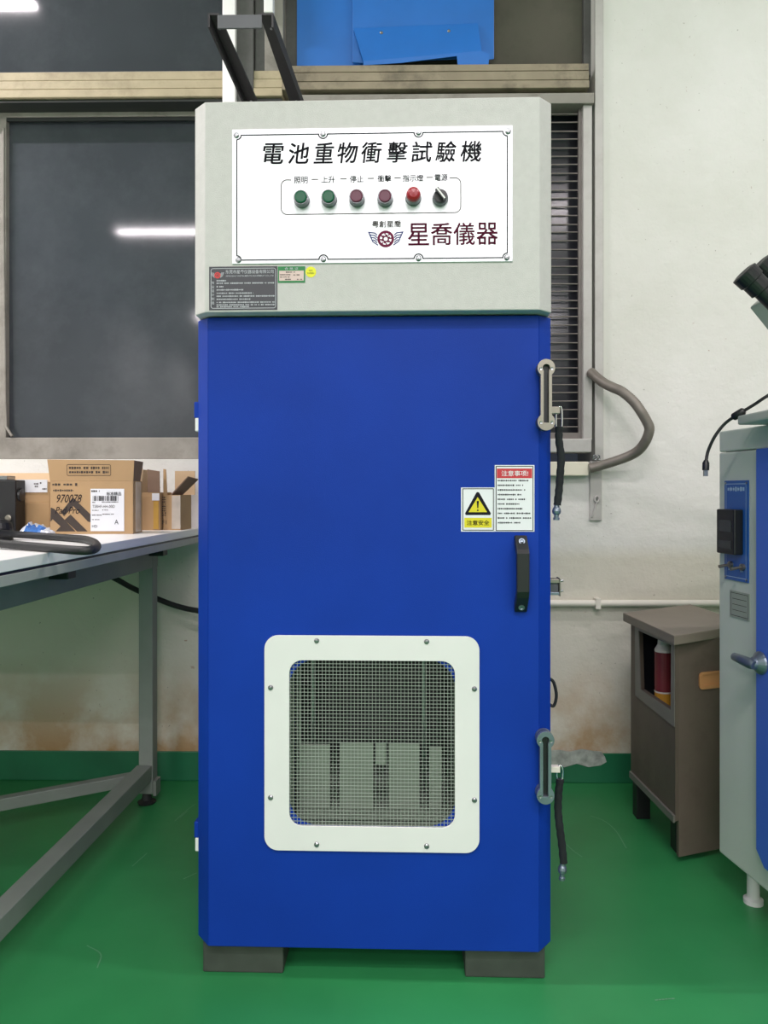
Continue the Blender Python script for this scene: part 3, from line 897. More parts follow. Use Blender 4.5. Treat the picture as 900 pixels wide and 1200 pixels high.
for k, (y, xe) in enumerate(((329, 265), (332, 322), (336, 262), (339.8, 285), (343.7, 297), (347.2, 322), (350.8, 294), (354.4, 322), (357.4, 322), (359.6, 292))):
    u0, v = lp(253.8, y); u1, _ = lp(xe, y); scribble(mb, u0, u1, v, 1.7*KB, fr_l, M['label_text'], k)
mb.build('label_print', lb)
lg = card('certificate_label', (325.6, 312.2), (357.6, 331.2), M['label_green']); lg['label'] = 'small green certificate label with pink field'
mb = MB()
a, b = lp(327.2, 317.3), lp(356, 328.8)
flat(mb, [(a[0], b[1]), (b[0], b[1]), (b[0], a[1]), (a[0], a[1])], fr_l, M['pink'])
u, v = lp(341.5, 314.7); text(mb, '合 格 证', u, v, 16*KB, 3.0*KB, fr_l, M['label_text'])
def fr_l2(u, v): return (u, BLY - .0005, v)
for k, (y, x0, x1) in enumerate(((319, 335, 346), (322, 328, 340), (324.8, 328, 339), (327.4, 334, 341), (327.4, 348, 354), (322.2, 344, 351))):
    u0, v = lp(x0, y); u1, _ = lp(x1, y); scribble(mb, u0, u1, v, 1.5*KB, fr_l2, M['ink_soft'], 40+k)
mb.build('label_print', lg)
u, v = lp(364.2, 318.6)
mb = MB(); mb.prism(circ(u, v, 6.3*KB, 28), BLY, BOXY, M['label_yellow']); lo = mb.build('quality_sticker', mach); lo['label'] = 'round yellow inspection sticker'
mb = MB(); text(mb, 'QC', u, v+1.5*KB, 4.4*KB, 2.2*KB, fr_l, M['ink_soft']); text(mb, 'PASSED', u, v-1.5*KB, 8*KB, 1.8*KB, fr_l, M['ink_soft']); mb.build('label_print', lo)

# signs on the door
DY = -.0008
KD = 1.507/900
def sp(px, py): p = FM.p(px, py, DY-.0003); return p.x, p.z
def fr_s(u, v): return (u, DY-.0003, v)
def fr_s2(u, v): return (u, DY-.0006, v)
def rect(mb, x0, y0, x1, y1, fr, m):
    a, b = sp(x0, y0), sp(x1, y1)
    flat(mb, [(a[0], b[1]), (b[0], b[1]), (b[0], a[1]), (a[0], a[1])], fr, m)
def outline(mb, x0, y0, x1, y1, wd, fr, m):
    a, b = sp(x0, y0), sp(x1, y1)
    strip(mb, [(a[0], b[1]), (b[0], b[1]), (b[0], a[1]), (a[0], a[1])], wd, fr, m, True)
a, b = sp(540.3, 571.3), sp(579.6, 623)
so = MB().box((a[0], DY, b[1]), (b[0], 0, a[1]), M['label_white']).build('warning_sign', mach); so['label'] = 'white warning sign with yellow triangle'
mb = MB()
outline(mb, 542.3, 572.8, 578.2, 621.3, .9*KD, fr_s, M['ink'])
def tri(pts, fr, m): flat(mb, [sp(*p) for p in pts], fr, m)
tri([(559.8, 576.5), (561.5, 577.2), (575.2, 601.5), (574.5, 603.6), (545.8, 603.6), (545, 601.5), (558.2, 577.2)], fr_s, M['ink'])
tri([(559.8, 582.5), (570.8, 600.2), (549, 600.2)], fr_s2, M['sign_yellow'])
def fr_s3(u, v): return (u, DY-.0009, v)
tri([(558.6, 587), (561.2, 587), (560.5, 595.5), (559.3, 595.5)], fr_s3, M['ink'])
u, v = sp(559.9, 598); flat(mb, circ(u, v, 1.0*KD, 14), fr_s3, M['ink'])
rect(mb, 544.2, 606.8, 576.2, 618.3, fr_s, M['sign_yellow'])
u, v = sp(560.2, 612.6); text(mb, '注意安全', u, v, 26*KD, 5.6*KD, fr_s2, M['ink'], 0, .012)
mb.build('sign_print', so)
a, b = sp(579.8, 545), sp(626.3, 623)
so = MB().box((a[0], DY, b[1]), (b[0], 0, a[1]), M['label_white']).build('notice_sign', mach); so['label'] = 'white notice sign with red heading'
mb = MB()
outline(mb, 581.4, 546.5, 624.6, 621.8, .9*KD, fr_s, M['ink'])
rect(mb, 582.2, 549, 623.6, 560.4, fr_s, M['sign_red'])
u, v = sp(603.3, 554.7); text(mb, '注意事项!', u, v, 31*KD, 6.4*KD, fr_s2, M['label_white'], 0, .012)
for k, xe in enumerate((619.5, 613, 615.5, 611, 615.5, 608.5, 612, 621.5, 622.5, 610)):
    y = 563.2 + 5.48*k
    u0, v = sp(583.3, y); u1, _ = sp(xe, y); scribble(mb, u0, u1, v, 2.0*KD, fr_s, M['ink'], 60+k)
mb.build('sign_print', so)

# ------------------------------------------------------------------ door chains hanging from their anchors
def chain(label, pts, ring_px, knob, knob_m):
    o0 = Vector(mloc) + Matrix.Rotation(MROT, 3, 'Z') @ FM.p(ring_px[0], ring_px[1], .02)
    t = thing('door_chain', label, 'chain', tuple(o0), MROT, None)
    base = FM.loc_of(o0)
    def q(px, py): return FM.p(px, py, .02) - base
    a, b = ring_px[1], ring_px[2]
    mb = MB(); hw = 3.2/900*1.52
    top, bot = q(ring_px[0], a), q(ring_px[0], b)
    lp_ = [Vector((top.x-hw, 0, top.z)), Vector((top.x-hw, 0, bot.z+hw)), Vector((top.x, 0, bot.z)), Vector((top.x+hw, 0, bot.z+hw)), Vector((top.x+hw, 0, top.z)), Vector((top.x, 0, top.z+hw)), Vector((top.x-hw, 0, top.z))]
    mb.tube(catmull(lp_, 5), .0018, M['chrome'], 8); mb.build('chain_ring', t)
    mb = MB(); pth = catmull([q(*p) for p in pts], 6)
    n = len(pth)
    mb.tube(pth, [.0076 + .0005*math.sin(i*1.9) * (i not in (0, n-1)) for i in range(n)], M['cloth_black'], 12); mb.build('black_sleeve', t)
    e = q(*pts[-1]); k0, k1 = q(*knob[0]), q(*knob[1])
    L_ = (k1-k0).length
    MB().lathe(k0, [(0, .0045), (L_*.22, .0055), (L_*.30, .0075), (L_*.45, .0088), (L_*.60, .0078), (L_*.68, .0048), (L_*.82, .0046), (L_*.86, .0062), (L_, .0060)], k1-k0, knob_m, 18).build('end_knob', t)
chain('black sleeved chain hanging from the upper nickel anchor on the blue machine', [(655.5, 500), (655, 515), (657.5, 535), (656.5, 555), (655, 575), (653, 592)], (655, 480, 504), ((652.5, 590), (652, 609.5)), M['dsteel'])
chain('black sleeved chain hanging from the lower cream anchor near the green floor', [(656.5, 913), (654.5, 930), (654, 950), (656, 970), (658.5, 990), (660.5, 1011)], (656, 900, 915), ((659.5, 1009), (658.5, 1031)), M['dsteel'])

# ------------------------------------------------------------------ black bracket on top of the machine
zt_box = bz1
ba = Vector(cw((344-CX)/F*1.95, 1.95, 0)); 
t = thing('angle_bracket', 'black steel U-shaped bracket leaning forward on top of the grey control box', 'bracket', (0, 0, zt_box))
o = Vector((dp(363, 219, 1.95).x, dp(363, 219, 1.95).y, zt_box)); t.location = o
def leg(n0, n1, f0, f1, outer):
    # angle iron from near end (columns n0..n1) to far end (columns f0..f1)
    nr = [dp(n0, 17.5, 1.5), dp(n1, 17.5, 1.5)]
    fa = [dp(f0, 217, 1.95), dp(f1, 217, 1.95)]
    for f_ in fa: f_.z = zt_box + .0045
    mb = MB()
    th = Vector((0, 0, .004))
    mb.hexa([nr[0]-o, nr[1]-o, fa[1]-o, fa[0]-o], [nr[0]-o+th, nr[1]-o+th, fa[1]-o+th, fa[0]-o+th], M['black_metal'])
    k = 0 if outer < 0 else 1
    hN, hF = Vector((0, 0, -.024)), Vector((0, 0, -.003))
    side = Vector((.004 if k == 0 else -.004, 0, 0))
    mb.hexa([nr[k]-o, nr[k]+side-o, fa[k]+side-o, fa[k]-o], [nr[k]-o+hN, nr[k]+side-o+hN, fa[k]+side-o+hF, fa[k]-o+hF], M['black_metal'])
    ob = mb.build('bracket_leg', t)
    for tt in (.06, .42, .8):
        c = (nr[0]+nr[1])/2*(1-tt) + (fa[0]+fa[1])/2*tt - o
        MB().lathe(c, [(-.001, .003), (.0012, .003), (.002, .0015)], (0, 0, -1), M['steel'], 10).build('bolt', ob)
    return ob
leg(243.5, 257, 333, 349, -1)
leg(304.5, 320.5, 376, 393, 1)
a, b = dp(257, 18, 1.497), dp(306, 34, 1.497)
mb = MB(); 
c0, c1 = dp(255, 26, 1.500), dp(307, 25.5, 1.500)
mb.bar(c0-o, c1-o, .004, 16/900*1.5, M['grey_metal'])
mb.build('crossbar', t, .0008)
mb = MB()
c0, c1 = dp(333, 217, 1.95), dp(393, 217, 1.95); c0.z = c1.z = zt_box + .002
mb.bar(c0-o, c1-o, .03, .004, M['black_metal']); mb.build('foot_plate', t)

# ================================================================== WORK TABLE
TZ = H - .117
tc_ = cw(-.602, 2.538, 0)
TROT = YAW - math.radians(2.75)
FT = Frame(tc_, TROT)
tab = thing('work_table', 'white topped work table with grey steel frame left of the blue machine', 'table', tuple(tc_), TROT)
TL, TD = 2.2, 1.5          # extends to the left (-x) and towards the viewer (-y)
mb = MB()
mb.box((-TL, -TD, TZ-.022), (0, 0, TZ), M['table_white'])
mb.build('table_top', tab, .0015)
MB().box((-TL+.003, -TD+.003, TZ-.0275), (-.003, -.003, TZ-.022), M['black']).build('edge_seam', tab)
MB().box((-TL, -TD, TZ-.047), (0, 0, TZ-.0275), M['table_edge']).build('under_board', tab, .001)
# frame
ax = -.113
aprz0, aprz1 = TZ-.115, TZ-.047
mb = MB().box((ax-.03, -TD+.12, aprz0), (ax+.015, -.14, aprz1), M['table_steel']).build('side_apron', tab, .002)
MB().box((-TL+.1, -.185, aprz0), (ax-.03, -.14, aprz1), M['table_steel']).build('back_apron', tab, .002)
for (lx, ly) in ((ax-.01, -.17), (ax-.01, -TD+.15), (-TL+.15, -.17), (-TL+.15, -TD+.15)):
    lg_ = MB().box((lx-.018, ly-.022, .035), (lx+.026, ly+.022, aprz1), M['table_steel']).build('leg', tab, .003)
    MB().lathe((lx, ly, 0), [(0, .026), (.006, .028), (.012, .016), (.036, .012)], (0, 0, 1), M['rubber'], 18).build('levelling_foot', lg_)
    MB().box((lx+.0262, ly-.02, .03), (lx+.036, ly+.02, .075), M['table_steel']).build('foot_plate', lg_)
MB().box((ax-.033, -TD+.17, .078), (ax+.013, -.19, .124), M['table_steel']).build('lower_rail', tab, .002)
br0 = FT.loc_of(cw(-.748, 2.31, 0)); br1 = FT.loc_of(cw(-1.75, 1.71, 0))
MB().bar((br0.x, br0.y, .10), (br1.x, br1.y, .10), .03, .034, M['table_steel']).build('diagonal_brace', tab, .002)
for yy, x1 in ((-.205, .0), (-.83, .0)):
    MB().box((ax+.015, yy-.02, TZ-.075), (ax+.06, yy+.02, TZ-.047), M['black']).build('clamp_block', tab, .002)

# ------------------------------------------------------------------ boxes on the table
def tpx(px, d):    # point on the table top at column px and distance d
    p = dp(px, HY, d); return Vector((p.x, p.y, TZ))
def place(name, label, cat, px, d, rot, group=None):
    p = tpx(px, d)
    return thing(name, label, cat, tuple(p), rot, group), Frame(p, rot)
# the large printed box
BR = math.radians(3.5)
bx, FB = place('cardboard_box', 'large opened cardboard box with mountain print and white shipping label', 'box', 58.5, 2.15, BR, 'cardboard boxes on the table')
x1b = FB.p(156, 600).x; zc = FB.p(100, 563.5).z; ztp = FB.p(100, 538.5).z; bd = .095; wt = .004
mb = MB()
mb.box((0, 0, 0), (x1b, wt, zc), M['card']); mb.box((0, bd-wt, 0), (x1b, bd, zc), M['card'])
mb.box((0, wt, 0), (wt, bd-wt, zc), M['card']); mb.box((x1b-wt, wt, 0), (x1b, bd-wt, zc), M['card'])
mb.box((wt, wt, 0), (x1b-wt, bd-wt, wt), M['card'])
mb.build('carton', bx, .001)
p = FB
mb = MB()
mb.hexa([(0, 0, zc), (x1b, 0, zc), (x1b, wt, zc), (0, wt, zc)], [(-.006, -.004, ztp), (x1b+.004, -.004, ztp-.002), (x1b+.004, wt-.004, ztp-.002), (-.006, wt-.004, ztp)], M['card'])
fo = mb.build('front_flap', bx)
mb = MB()
mb.hexa([(x1b-wt, wt, zc), (x1b, wt, zc), (x1b, bd-.02, zc), (x1b-wt, bd-.02, zc)], [(x1b+.002-wt, .004, ztp-.002), (x1b+.002, .004, ztp-.002), (x1b+.006, bd-.01, ztp-.003), (x1b+.006-wt, bd-.01, ztp-.003)], M['card_in'])
mb.build('side_flap', bx)
mb = MB()
mb.hexa([(0, bd-wt, zc), (x1b, bd-wt, zc), (x1b, bd, zc), (0, bd, zc)], [(0, bd+.004, ztp-.02), (x1b, bd+.004, ztp-.02), (x1b, bd+.004+wt, ztp-.02), (0, bd+.004+wt, ztp-.02)], M['card_pale'])
mb.build('back_flap', bx)
mb = MB().box((x1b, .025, .004), (x1b+.0008, .08, zc-.002), M['tape'])
mb.build('packing_tape', bx)
KBX = 2.15/900
def fp(px, py): v = FB.p(px, py, -.0006); return v.x, v.z
def fr_b(u, v): return (u, -.0006, v)
def fr_b2(u, v): return (u, -.0016, v)
def fr_b3(u, v): return (u, -.0022, v)
mb = MB()
def c7(x, y): return fp(50 + x/7.2, 530 + y/7.2)
for poly in ([(255, 380), (412, 532), (412, 592), (382, 585), (258, 455), (180, 540), (155, 505)],
             [(68, 465), (98, 478), (278, 668), (110, 668), (150, 625), (85, 565), (65, 587)],
             [(235, 525), (380, 668), (290, 668), (185, 570)]):
    flat(mb, [c7(*q_) for q_ in poly], fr_b, M['stamp'])
for k, (x0, x1, y, hh) in enumerate(((82, 300, 272, 24), (88, 258, 322, 18))):
    u0, v = c7(x0, y); u1, _ = c7(x1, y); scribble(mb, u0, u1, v, hh/7.2*KBX, fr_b, M['stamp'], 90+k)
u, v = c7(225, 390); text(mb, '970078', u, v, 29*KBX, 9.5*KBX, fr_b2, M['ink'], 0.3, 0)
u, v = c7(210, 490); text(mb, 'Pad Pro', u, v, 28*KBX, 8*KBX, fr_b2, M['ink'], 0.3, 0)
mb.build('box_print', bx)
a, b = c7(405, 308), c7(688, 665)
mb = MB().box((a[0], -.0015, b[1]), (b[0], 0, a[1]), M['label_white']); lo = mb.build('shipping_label', bx)
mb = MB()
u0, v = c7(412, 328); u1, _ = c7(482, 328); scribble(mb, u0, u1, v, 2.2*KBX, fr_b3, M['ink_soft'], 5)
u, v = c7(602, 350); text(mb, '标准精品', u, v, 17*KBX, 4.2*KBX, fr_b3, M['ink'], 0, .01)
rn = random.Random(3); x = 425
while x < 638:
    wd = rn.choice((3, 5, 9)); p0 = c7(x, 368); p1 = c7(x+wd, 410)
    flat(mb, [(p0[0], p1[1]), (p1[0], p1[1]), (p1[0], p0[1]), (p0[0], p0[1])], fr_b3, M['ink']); x += wd + rn.choice((3, 4, 8))
u, v = c7(515, 457); text(mb, 'TSBHF-HH-00D', u, v, 26*KBX, 3.4*KBX, fr_b3, M['ink_soft'])
for k, (x0, x1, y) in enumerate(((420, 445, 422), (500, 640, 420), (420, 475, 490), (505, 555, 487), (418, 500, 530), (505, 600, 522), (418, 480, 568))):
    u0, v = c7(x0, y); u1, _ = c7(x1, y); scribble(mb, u0, u1, v, 1.2*KBX, fr_b3, M['ink_soft'], 20+k)
u, v = c7(624, 588); text(mb, 'A', u, v, 4.6*KBX, 5.4*KBX, fr_b3, M['ink'])
u, v = c7(440, 624); text(mb, 'HD', u, v, 6*KBX, 3.0*KBX, fr_b3, M['ink'])
mb.build('label_print', lo)
# print on the raised front flap
mb = MB()
a, b = c7(207, 104), c7(576, 197)
def fr_f(u, v): return (u, -.0012 - .004*(v-zc)/(ztp-zc), v)
strip(mb, rrect(a[0], b[0], b[1], a[1], .004, 4), .5*KBX, fr_f, M['stamp'], True)
for k, y in enumerate((132, 168)):
    u0, v = c7(225, y); u1, _ = c7(558, y); scribble(mb, u0, u1, v, 2.9*KBX, fr_f, M['stamp'], 33+k)
mb.build('flap_print', fo)
# plain box at the far left, with a torn label
bx2, F2 = place('cardboard_box', 'plain brown cardboard box with white label behind the black loop handle', 'box', -14, 2.24, math.radians(.5), 'cardboard boxes on the table')
x1b = F2.p(58, 600).x; z1b = F2.p(30, 565).z
mb = MB()
mb.box((0, 0, 0), (x1b, .15, F2.p(30, 589).z), M['card']); mb.box((0, .0015, F2.p(30, 589).z), (x1b, .15, z1b), M['card'])
mb.build('carton', bx2, .001)
mb = MB(); z2 = F2.p(30, 554).z
mb.hexa([(0, .0, z1b), (x1b, .0, z1b), (x1b, .004, z1b), (0, .004, z1b)], [(.0, .03, z2), (x1b, .03, z2), (x1b, .034, z2), (0, .034, z2)], M['card_pale'])
mb.build('top_flap', bx2)
a, b = F2.p(19.5, 562), F2.p(55.5, 577)
mb = MB().box((a.x, -.001, b.z), (b.x, .0014, a.z), M['label_white']); lo = mb.build('address_label', bx2)
mb = MB()
K2 = 2.24/900
def fr_2(u, v): return (u, -.0014, v)
for k, (x0, x1, y) in enumerate(((22, 28, 565), (22, 26, 569), (40, 45, 567), (41, 45, 570), (47, 49, 566), (50, 54.5, 573))):
    a, b = F2.p(x0, y), F2.p(x1, y); scribble(mb, a.x, b.x, a.z, 2.0*K2, fr_2, M['ink_soft'], 70+k)
mb.build('label_print', lo)
# two narrow opened boxes beside the large one
bx3, F3 = place('cardboard_box', 'narrow opened cardboard box with amber tape right of the large printed box', 'box', 173.2, 2.375, math.radians(-4), 'cardboard boxes on the table')
x1b = F3.p(187.4, 600).x; z1b = F3.p(180, 577).z; dd = .10
mb = MB()
for a_, b_ in (((-.024, 0, 0), (x1b, .003, z1b)), ((-.024, dd-.003, 0), (x1b, dd, z1b)), ((-.024, .003, 0), (-.021, dd-.003, z1b)), ((x1b-.003, .003, 0), (x1b, dd-.003, z1b)), ((-.021, .003, 0), (x1b-.003, dd-.003, .003))):
    mb.box(a_, b_, M['card'])
mb.build('carton', bx3)
zf = F3.p(180, 550).z
mb = MB().hexa([(0, -.001, z1b), (x1b, -.001, z1b), (x1b, .002, z1b), (0, .002, z1b)], [(0, -.004, zf), (x1b, -.004, zf-.006), (x1b, -.001, zf-.006), (0, -.001, zf)], M['card_in'])
mb.build('front_flap', bx3)
mb = MB().hexa([(-.024, 0, z1b), (-.021, 0, z1b), (-.021, dd, z1b), (-.024, dd, z1b)], [(-.03, .03, zf), (-.027, .03, zf), (-.027, dd, zf), (-.03, dd, zf)], M['card_pale'])
mb.build('side_flap', bx3)
a, b = F3.p(178.5, 578), F3.p(187, 586.5)
MB().box((a.x, -.003, b.z), (b.x, -.0012, a.z), M['label_white']).build('paper_label', bx3)
a, b = F3.p(180, 587), F3.p(186, 622)
MB().box((a.x, -.002, .004), (b.x, 0, a.z), M['tape_amber']).build('packing_tape', bx3)
bx4, F4 = place('cardboard_box', 'opened cardboard box marked F1 with flap hanging out nearest the blue machine', 'box', 191.5, 2.385, math.radians(-4), 'cardboard boxes on the table')
x1b = F4.p(211.5, 600).x; z1b = F4.p(200, 580).z; dd = .1; xs_ = F4.p(200, 600).x
mb = MB()
for a_, b_ in (((0, 0, 0), (x1b, .003, z1b)), ((0, dd-.003, 0), (x1b, dd, z1b)), ((0, .003, 0), (.003, dd-.003, z1b)), ((x1b-.003, .003, 0), (x1b, dd-.003, z1b)), ((.003, .003, 0), (x1b-.003, dd-.003, .003))):
    mb.box(a_, b_, M['card'])
mb.build('carton', bx4)
zf = F4.p(200, 551).z; xf = F4.p(196, 600).x
mb = MB().hexa([(0, -.001, z1b), (xf, -.001, z1b), (xf, .002, z1b), (0, .002, z1b)], [(.001, -.004, zf+.004), (xf-.002, -.006, zf+.002), (xf-.002, -.003, zf+.002), (.001, -.001, zf+.004)], M['card'])
mb.build('front_flap', bx4)
zf2 = F4.p(200, 552, dd).z
mb = MB().box((0, dd, z1b), (x1b+.012, dd+.003, zf2), M['card_pale']); mb.build('back_flap', bx4)
q4_ = [F4.p(199.5, 580, 0), F4.p(212.5, 580, .05), F4.p(232, 561, .05), F4.p(220, 558, 0)]
up_ = Vector((.002, 0, -.0025))
q4_[0].z = q4_[1].z = z1b
mb = MB().hexa(q4_, [k + up_ for k in q4_], M['card_in'])
mb.build('side_flap', bx4)
mb = MB().box((xs_+.004, -.0012, .004), (x1b, 0, z1b-.002), M['tape']); mb.build('packing_tape', bx4)
mb = MB(); K4 = 2.375/900
def fr_4(u, v): return (u, -.001, v)
a = F4.p(192, 612); text(mb, 'F1', a.x+.002, a.z, 5*K4, 5*K4, fr_4, M['stamp'])
for k in range(9):
    a = F4.p(190.2, 583 + k*2.6); b = F4.p(194.5, 583); scribble(mb, a.x, b.x, a.z, 1.8*K4, fr_4, M['stamp'], 120+k)
mb.build('box_print', bx4)
# plastic bag: crumpled sheet
def bag():
    t, FG = place('plastic_bag', 'crumpled clear and blue plastic bag on the table before the plain box', 'bag', 20, 2.12, 0)
    mb = MB(); rn = random.Random(11); nx, ny = 16, 9
    x1 = FG.p(60, 620).x
    vs = []
    for j in range(ny):
        for i in range(nx):
            u, v = i/(nx-1), j/(ny-1)
            env = math.sin(math.pi*min(1, max(0, v)))**.6 * (1-u)**.55 * min(1, u*6+.4)
            vs.append((u*x1 + rn.uniform(-.003, .003), v*.09 + rn.uniform(-.003, .003), .001 + .036*env*rn.uniform(.65, 1.1)))
    top = [(j*nx+i, j*nx+i+1, (j+1)*nx+i+1, (j+1)*nx+i) for j in range(ny-1) for i in range(nx-1)]
    blue = [f for f in top if (f[0] // nx) < 3 and 1 < f[0] % nx < 10]
    mb.add(vs, [f for f in top if f not in blue], M['bag']); mb.add(vs, blue, M['bag_blue'])
    mb.build('bag_film', t)
bag()
# black press with loop handle
t, FP = place('hand_press', 'black metal press with long black loop handle lying on the table edge', 'tool', 6, 2.16, 0)
o = Vector(t.location)
def tq(px, d, z): v = tpx(px, d); return Vector((v.x-o.x, v.y-o.y, z))
zt_ = FP.p(5, 562.5).z
mb = MB().box((FP.p(-70, 600).x, 0, .0), (FP.p(18, 600).x, .06, zt_), M['black_metal']); mb.build('press_body', t, .003)
MB().box((FP.p(-60, 600).x, .005, zt_), (FP.p(7, 600).x, .055, zt_+.012), M['steel']).build('top_plate', t, .002)
a = FP.p(18, 580); MB().lathe((a.x-.001, .03, a.z), [(0, .02), (.006, .018), (.007, .001)], (1, 0, 0), M['black'], 16).build('side_boss', t)
a = FP.p(10.5, 607); MB().lathe((a.x, -.0005, a.z), [(0, .009), (.005, .009), (.006, .005)], (0, -1, 0), M['nickel'], 18).build('knob', t)
rH = .0085
ZB = TZ + .0092
hp = [zp(-40, 622, ZB+.02), zp(16, 626.0, ZB+.006), zp(60, 629.0, ZB), zp(95, 631.5, ZB), zp(108, 634.5, ZB), zp(113.5, 639.5, ZB), zp(109, 644, ZB), zp(92, 645, ZB), zp(45, 641, ZB), zp(0, 637, ZB+.002), zp(-40, 633.5, ZB+.004)]
hp = [v_ - o for v_ in hp]
MB().tube(catmull(hp, 6), rH, M['rubber'], 12).build('loop_handle', t)
a = tpx(0, 1.88) - o
MB().lathe((a.x, a.y, .0), [(0, .030), (.03, .030), (.043, .026), (.051, .012), (.052, .001)], (0, 0, 1), M['black_metal'], 20).build('round_base', t)
MB().bar(a + Vector((-.02, .02, .02)), Vector((FP.p(-10, 600).x, .004, .02)), .03, .03, M['black_metal']).build('link_arm', t)

# ================================================================== BROWN CABINET
hL = .360
def lc(px, py): d = hL*900/(py-HY); return cw((px-CX)/F*d, d, 0)
Lc, Fc, Bc = lc(730, 718), lc(790, 745), lc(809, 708)
Rc = Fc + (Bc - Lc)
dirR = lc(841.5, 737) - Fc; dirR.normalize()
Rc = Fc + dirR * (Bc - Lc).length
ZL = H - hL
cab = thing('floor_cabinet', 'brown wooden floor cabinet with overhanging lid and side opening in the corner', 'cabinet', tuple(Fc))
o = Vector(Fc)
corner = [p - o for p in (Fc, Rc, Bc, Lc)]
lidth = 12/900*1.88
mb = MB().hexa([p + Vector((0, 0, ZL-lidth)) for p in corner], [p + Vector((0, 0, ZL)) for p in corner], M['cab_top'])
mb.build('lid', cab, .002)
u = (corner[3]-corner[0]).normalized(); v = (corner[1]-corner[0]).normalized()
ln, rn_ = (corner[3]-corner[0]).length, (corner[1]-corner[0]).length
i0 = u*.030 + v*.024
vb = (v + Vector((u.y, -u.x, 0)).normalized()*(1 if Vector((u.y,-u.x,0)).dot(v) > 0 else -1)*.6).normalized()
A = i0; Bv = i0 + vb*(rn_-.05); Cv = corner[2] - v*.02 - u*.02; Dv = u*(ln-.022) + v*.024
z0, z1 = .115, ZL-lidth
# left side wall with opening, the other three walls plain
th = .014
def side(p, q_, nrm, m, hole=None):
    mb = MB(); d = (q_-p); L_ = d.length; d.normalize()
    def frr(a, y, b): return p + d*a + nrm*y + Vector((0, 0, b))
    mb.prism([(0, z0), (L_, z0), (L_, z1), (0, z1)], 0, th, m, holes=[hole] if hole else [], fr=frr)
    return mb, L_, frr
n_in = v
def on_side(px, py):             # (along, z) of a pixel on the left side wall
    # intersect the ray with the vertical plane through A and Dv
    r = ray(px, py); nn = (Dv-A).cross(Vector((0, 0, 1)))
    P = A + o; tt = (P - EYE).dot(nn)/r.dot(nn); X = EYE + r*tt
    return (X - P).dot((Dv-A).normalized()), X.z
hole = [on_side(*p) for p in ((749.5, 739), (787.5, 756), (787, 832), (751.5, 808))]
aL = (Dv-A).length
zs_ = [h_[1] for h_ in hole]
mb, L_, frr = side(A, Dv, n_in, M['brown_cab'], [hole[1], hole[0], hole[3], hole[2]][::-1])
mb.build('side_panel', cab)
# frame round the opening
fo_ = [on_side(*p) for p in ((745, 733), (792.5, 757), (793, 853), (745.5, 815))]
mb = MB()
fz = [(min(max(a_, .001), L_-.001), min(b_, z1-.001)) for a_, b_ in fo_]
mb.prism(fz, -.004, -.0004, M['cab_frame'], holes=[hole], fr=frr)
mb.build('opening_frame', cab)
uu = (Dv-A).normalized()
def plain(p, q_, nrm, name, m=M['brown_cab']):
    mb, _, f2 = side(p, q_, nrm, m); return mb.build(name, cab), f2
zk = z0; z0 = .02
fpn, ff = plain(A + v*th, Bv, uu, 'front_panel')
z0 = zk
plain(Bv + uu*th, Cv, -v, 'side_panel')
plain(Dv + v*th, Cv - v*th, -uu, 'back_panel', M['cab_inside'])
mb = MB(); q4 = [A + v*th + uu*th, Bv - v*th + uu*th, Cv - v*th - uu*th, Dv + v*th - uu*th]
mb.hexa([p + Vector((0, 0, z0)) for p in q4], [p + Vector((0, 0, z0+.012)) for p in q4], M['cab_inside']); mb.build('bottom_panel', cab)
for p in (A + uu*.06 + v*.06, Bv + uu*.06 - v*.06, Cv - uu*.03 - v*.03, Dv - uu*.03 + v*.03):
    MB().box((p.x-.02, p.y-.02, 0), (p.x+.02, p.y+.02, z0), M['black_metal']).build('leg', cab, .002)
mb = MB(); mb.prism([(0, z0-.002), (L_, z0-.002), (L_, z0+.016), (0, z0+.016)], -.008, -.0004, M['cab_frame'], fr=frr); mb.build('bottom_trim', cab)
# tan recessed handle on the front
def on_front(px, py):
    r = ray(px, py); d = (Bv-A).normalized(); nn = d.cross(Vector((0, 0, 1)))
    P = A + v*th + o; tt = (P - EYE).dot(nn)/r.dot(nn); X = EYE + r*tt
    return (X-P).dot(d), X.z
a, b = on_front(818.5, 788), on_front(842, 805)
x0, x1 = a[0], a[0] + .13
mb = MB(); mb.prism(rrect(x0, x1, b[1], a[1], .010, 4), -.006, -.0003, M['tan'], holes=[rrect(x0+.008, x1-.008, b[1]+.010, a[1]-.006, .008, 4)], fr=ff)
mb.prism(rrect(x0+.006, x1-.006, b[1]+.008, a[1]-.004, .008, 4), -.002, -.0002, M['tan'], fr=ff)
mb.build('recessed_handle', cab)
# bottle on the shelf inside
def behind(px, py, off):        # where the ray through a pixel meets the plane a little inside the opening
    rr_ = ray(px, py); nn = (Dv-A).cross(Vector((0, 0, 1))); P = A + v*off + o
    return EYE + rr_*((P - EYE).dot(nn)/rr_.dot(nn))
bl = behind(777.5, 790, .052)
zsh = behind(777.5, 826, .052).z
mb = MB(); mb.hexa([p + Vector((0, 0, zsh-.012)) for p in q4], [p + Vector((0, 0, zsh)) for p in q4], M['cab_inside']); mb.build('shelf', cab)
bt = thing('spray_bottle', 'white capped bottle with dark red wrap standing inside the brown cabinet', 'bottle', (bl.x, bl.y, zsh))
bh = behind(777.5, 766, .052).z - zsh + .01
MB().lathe((0, 0, 0), [(0, .022), (.004, .024), (.035, .024), (.036, .024)], (0, 0, 1), M['amber'], 20).build('bottle_base', bt)
MB().lathe((0, 0, .0362), [(0, .0245), (.004, .0245)], (0, 0, 1), M['cream'], 20).build('white_band', bt)
MB().lathe((0, 0, .0405), [(0, .024), (bh-.045, .024)], (0, 0, 1), M['bottle_red'], 20).build('red_wrap', bt)
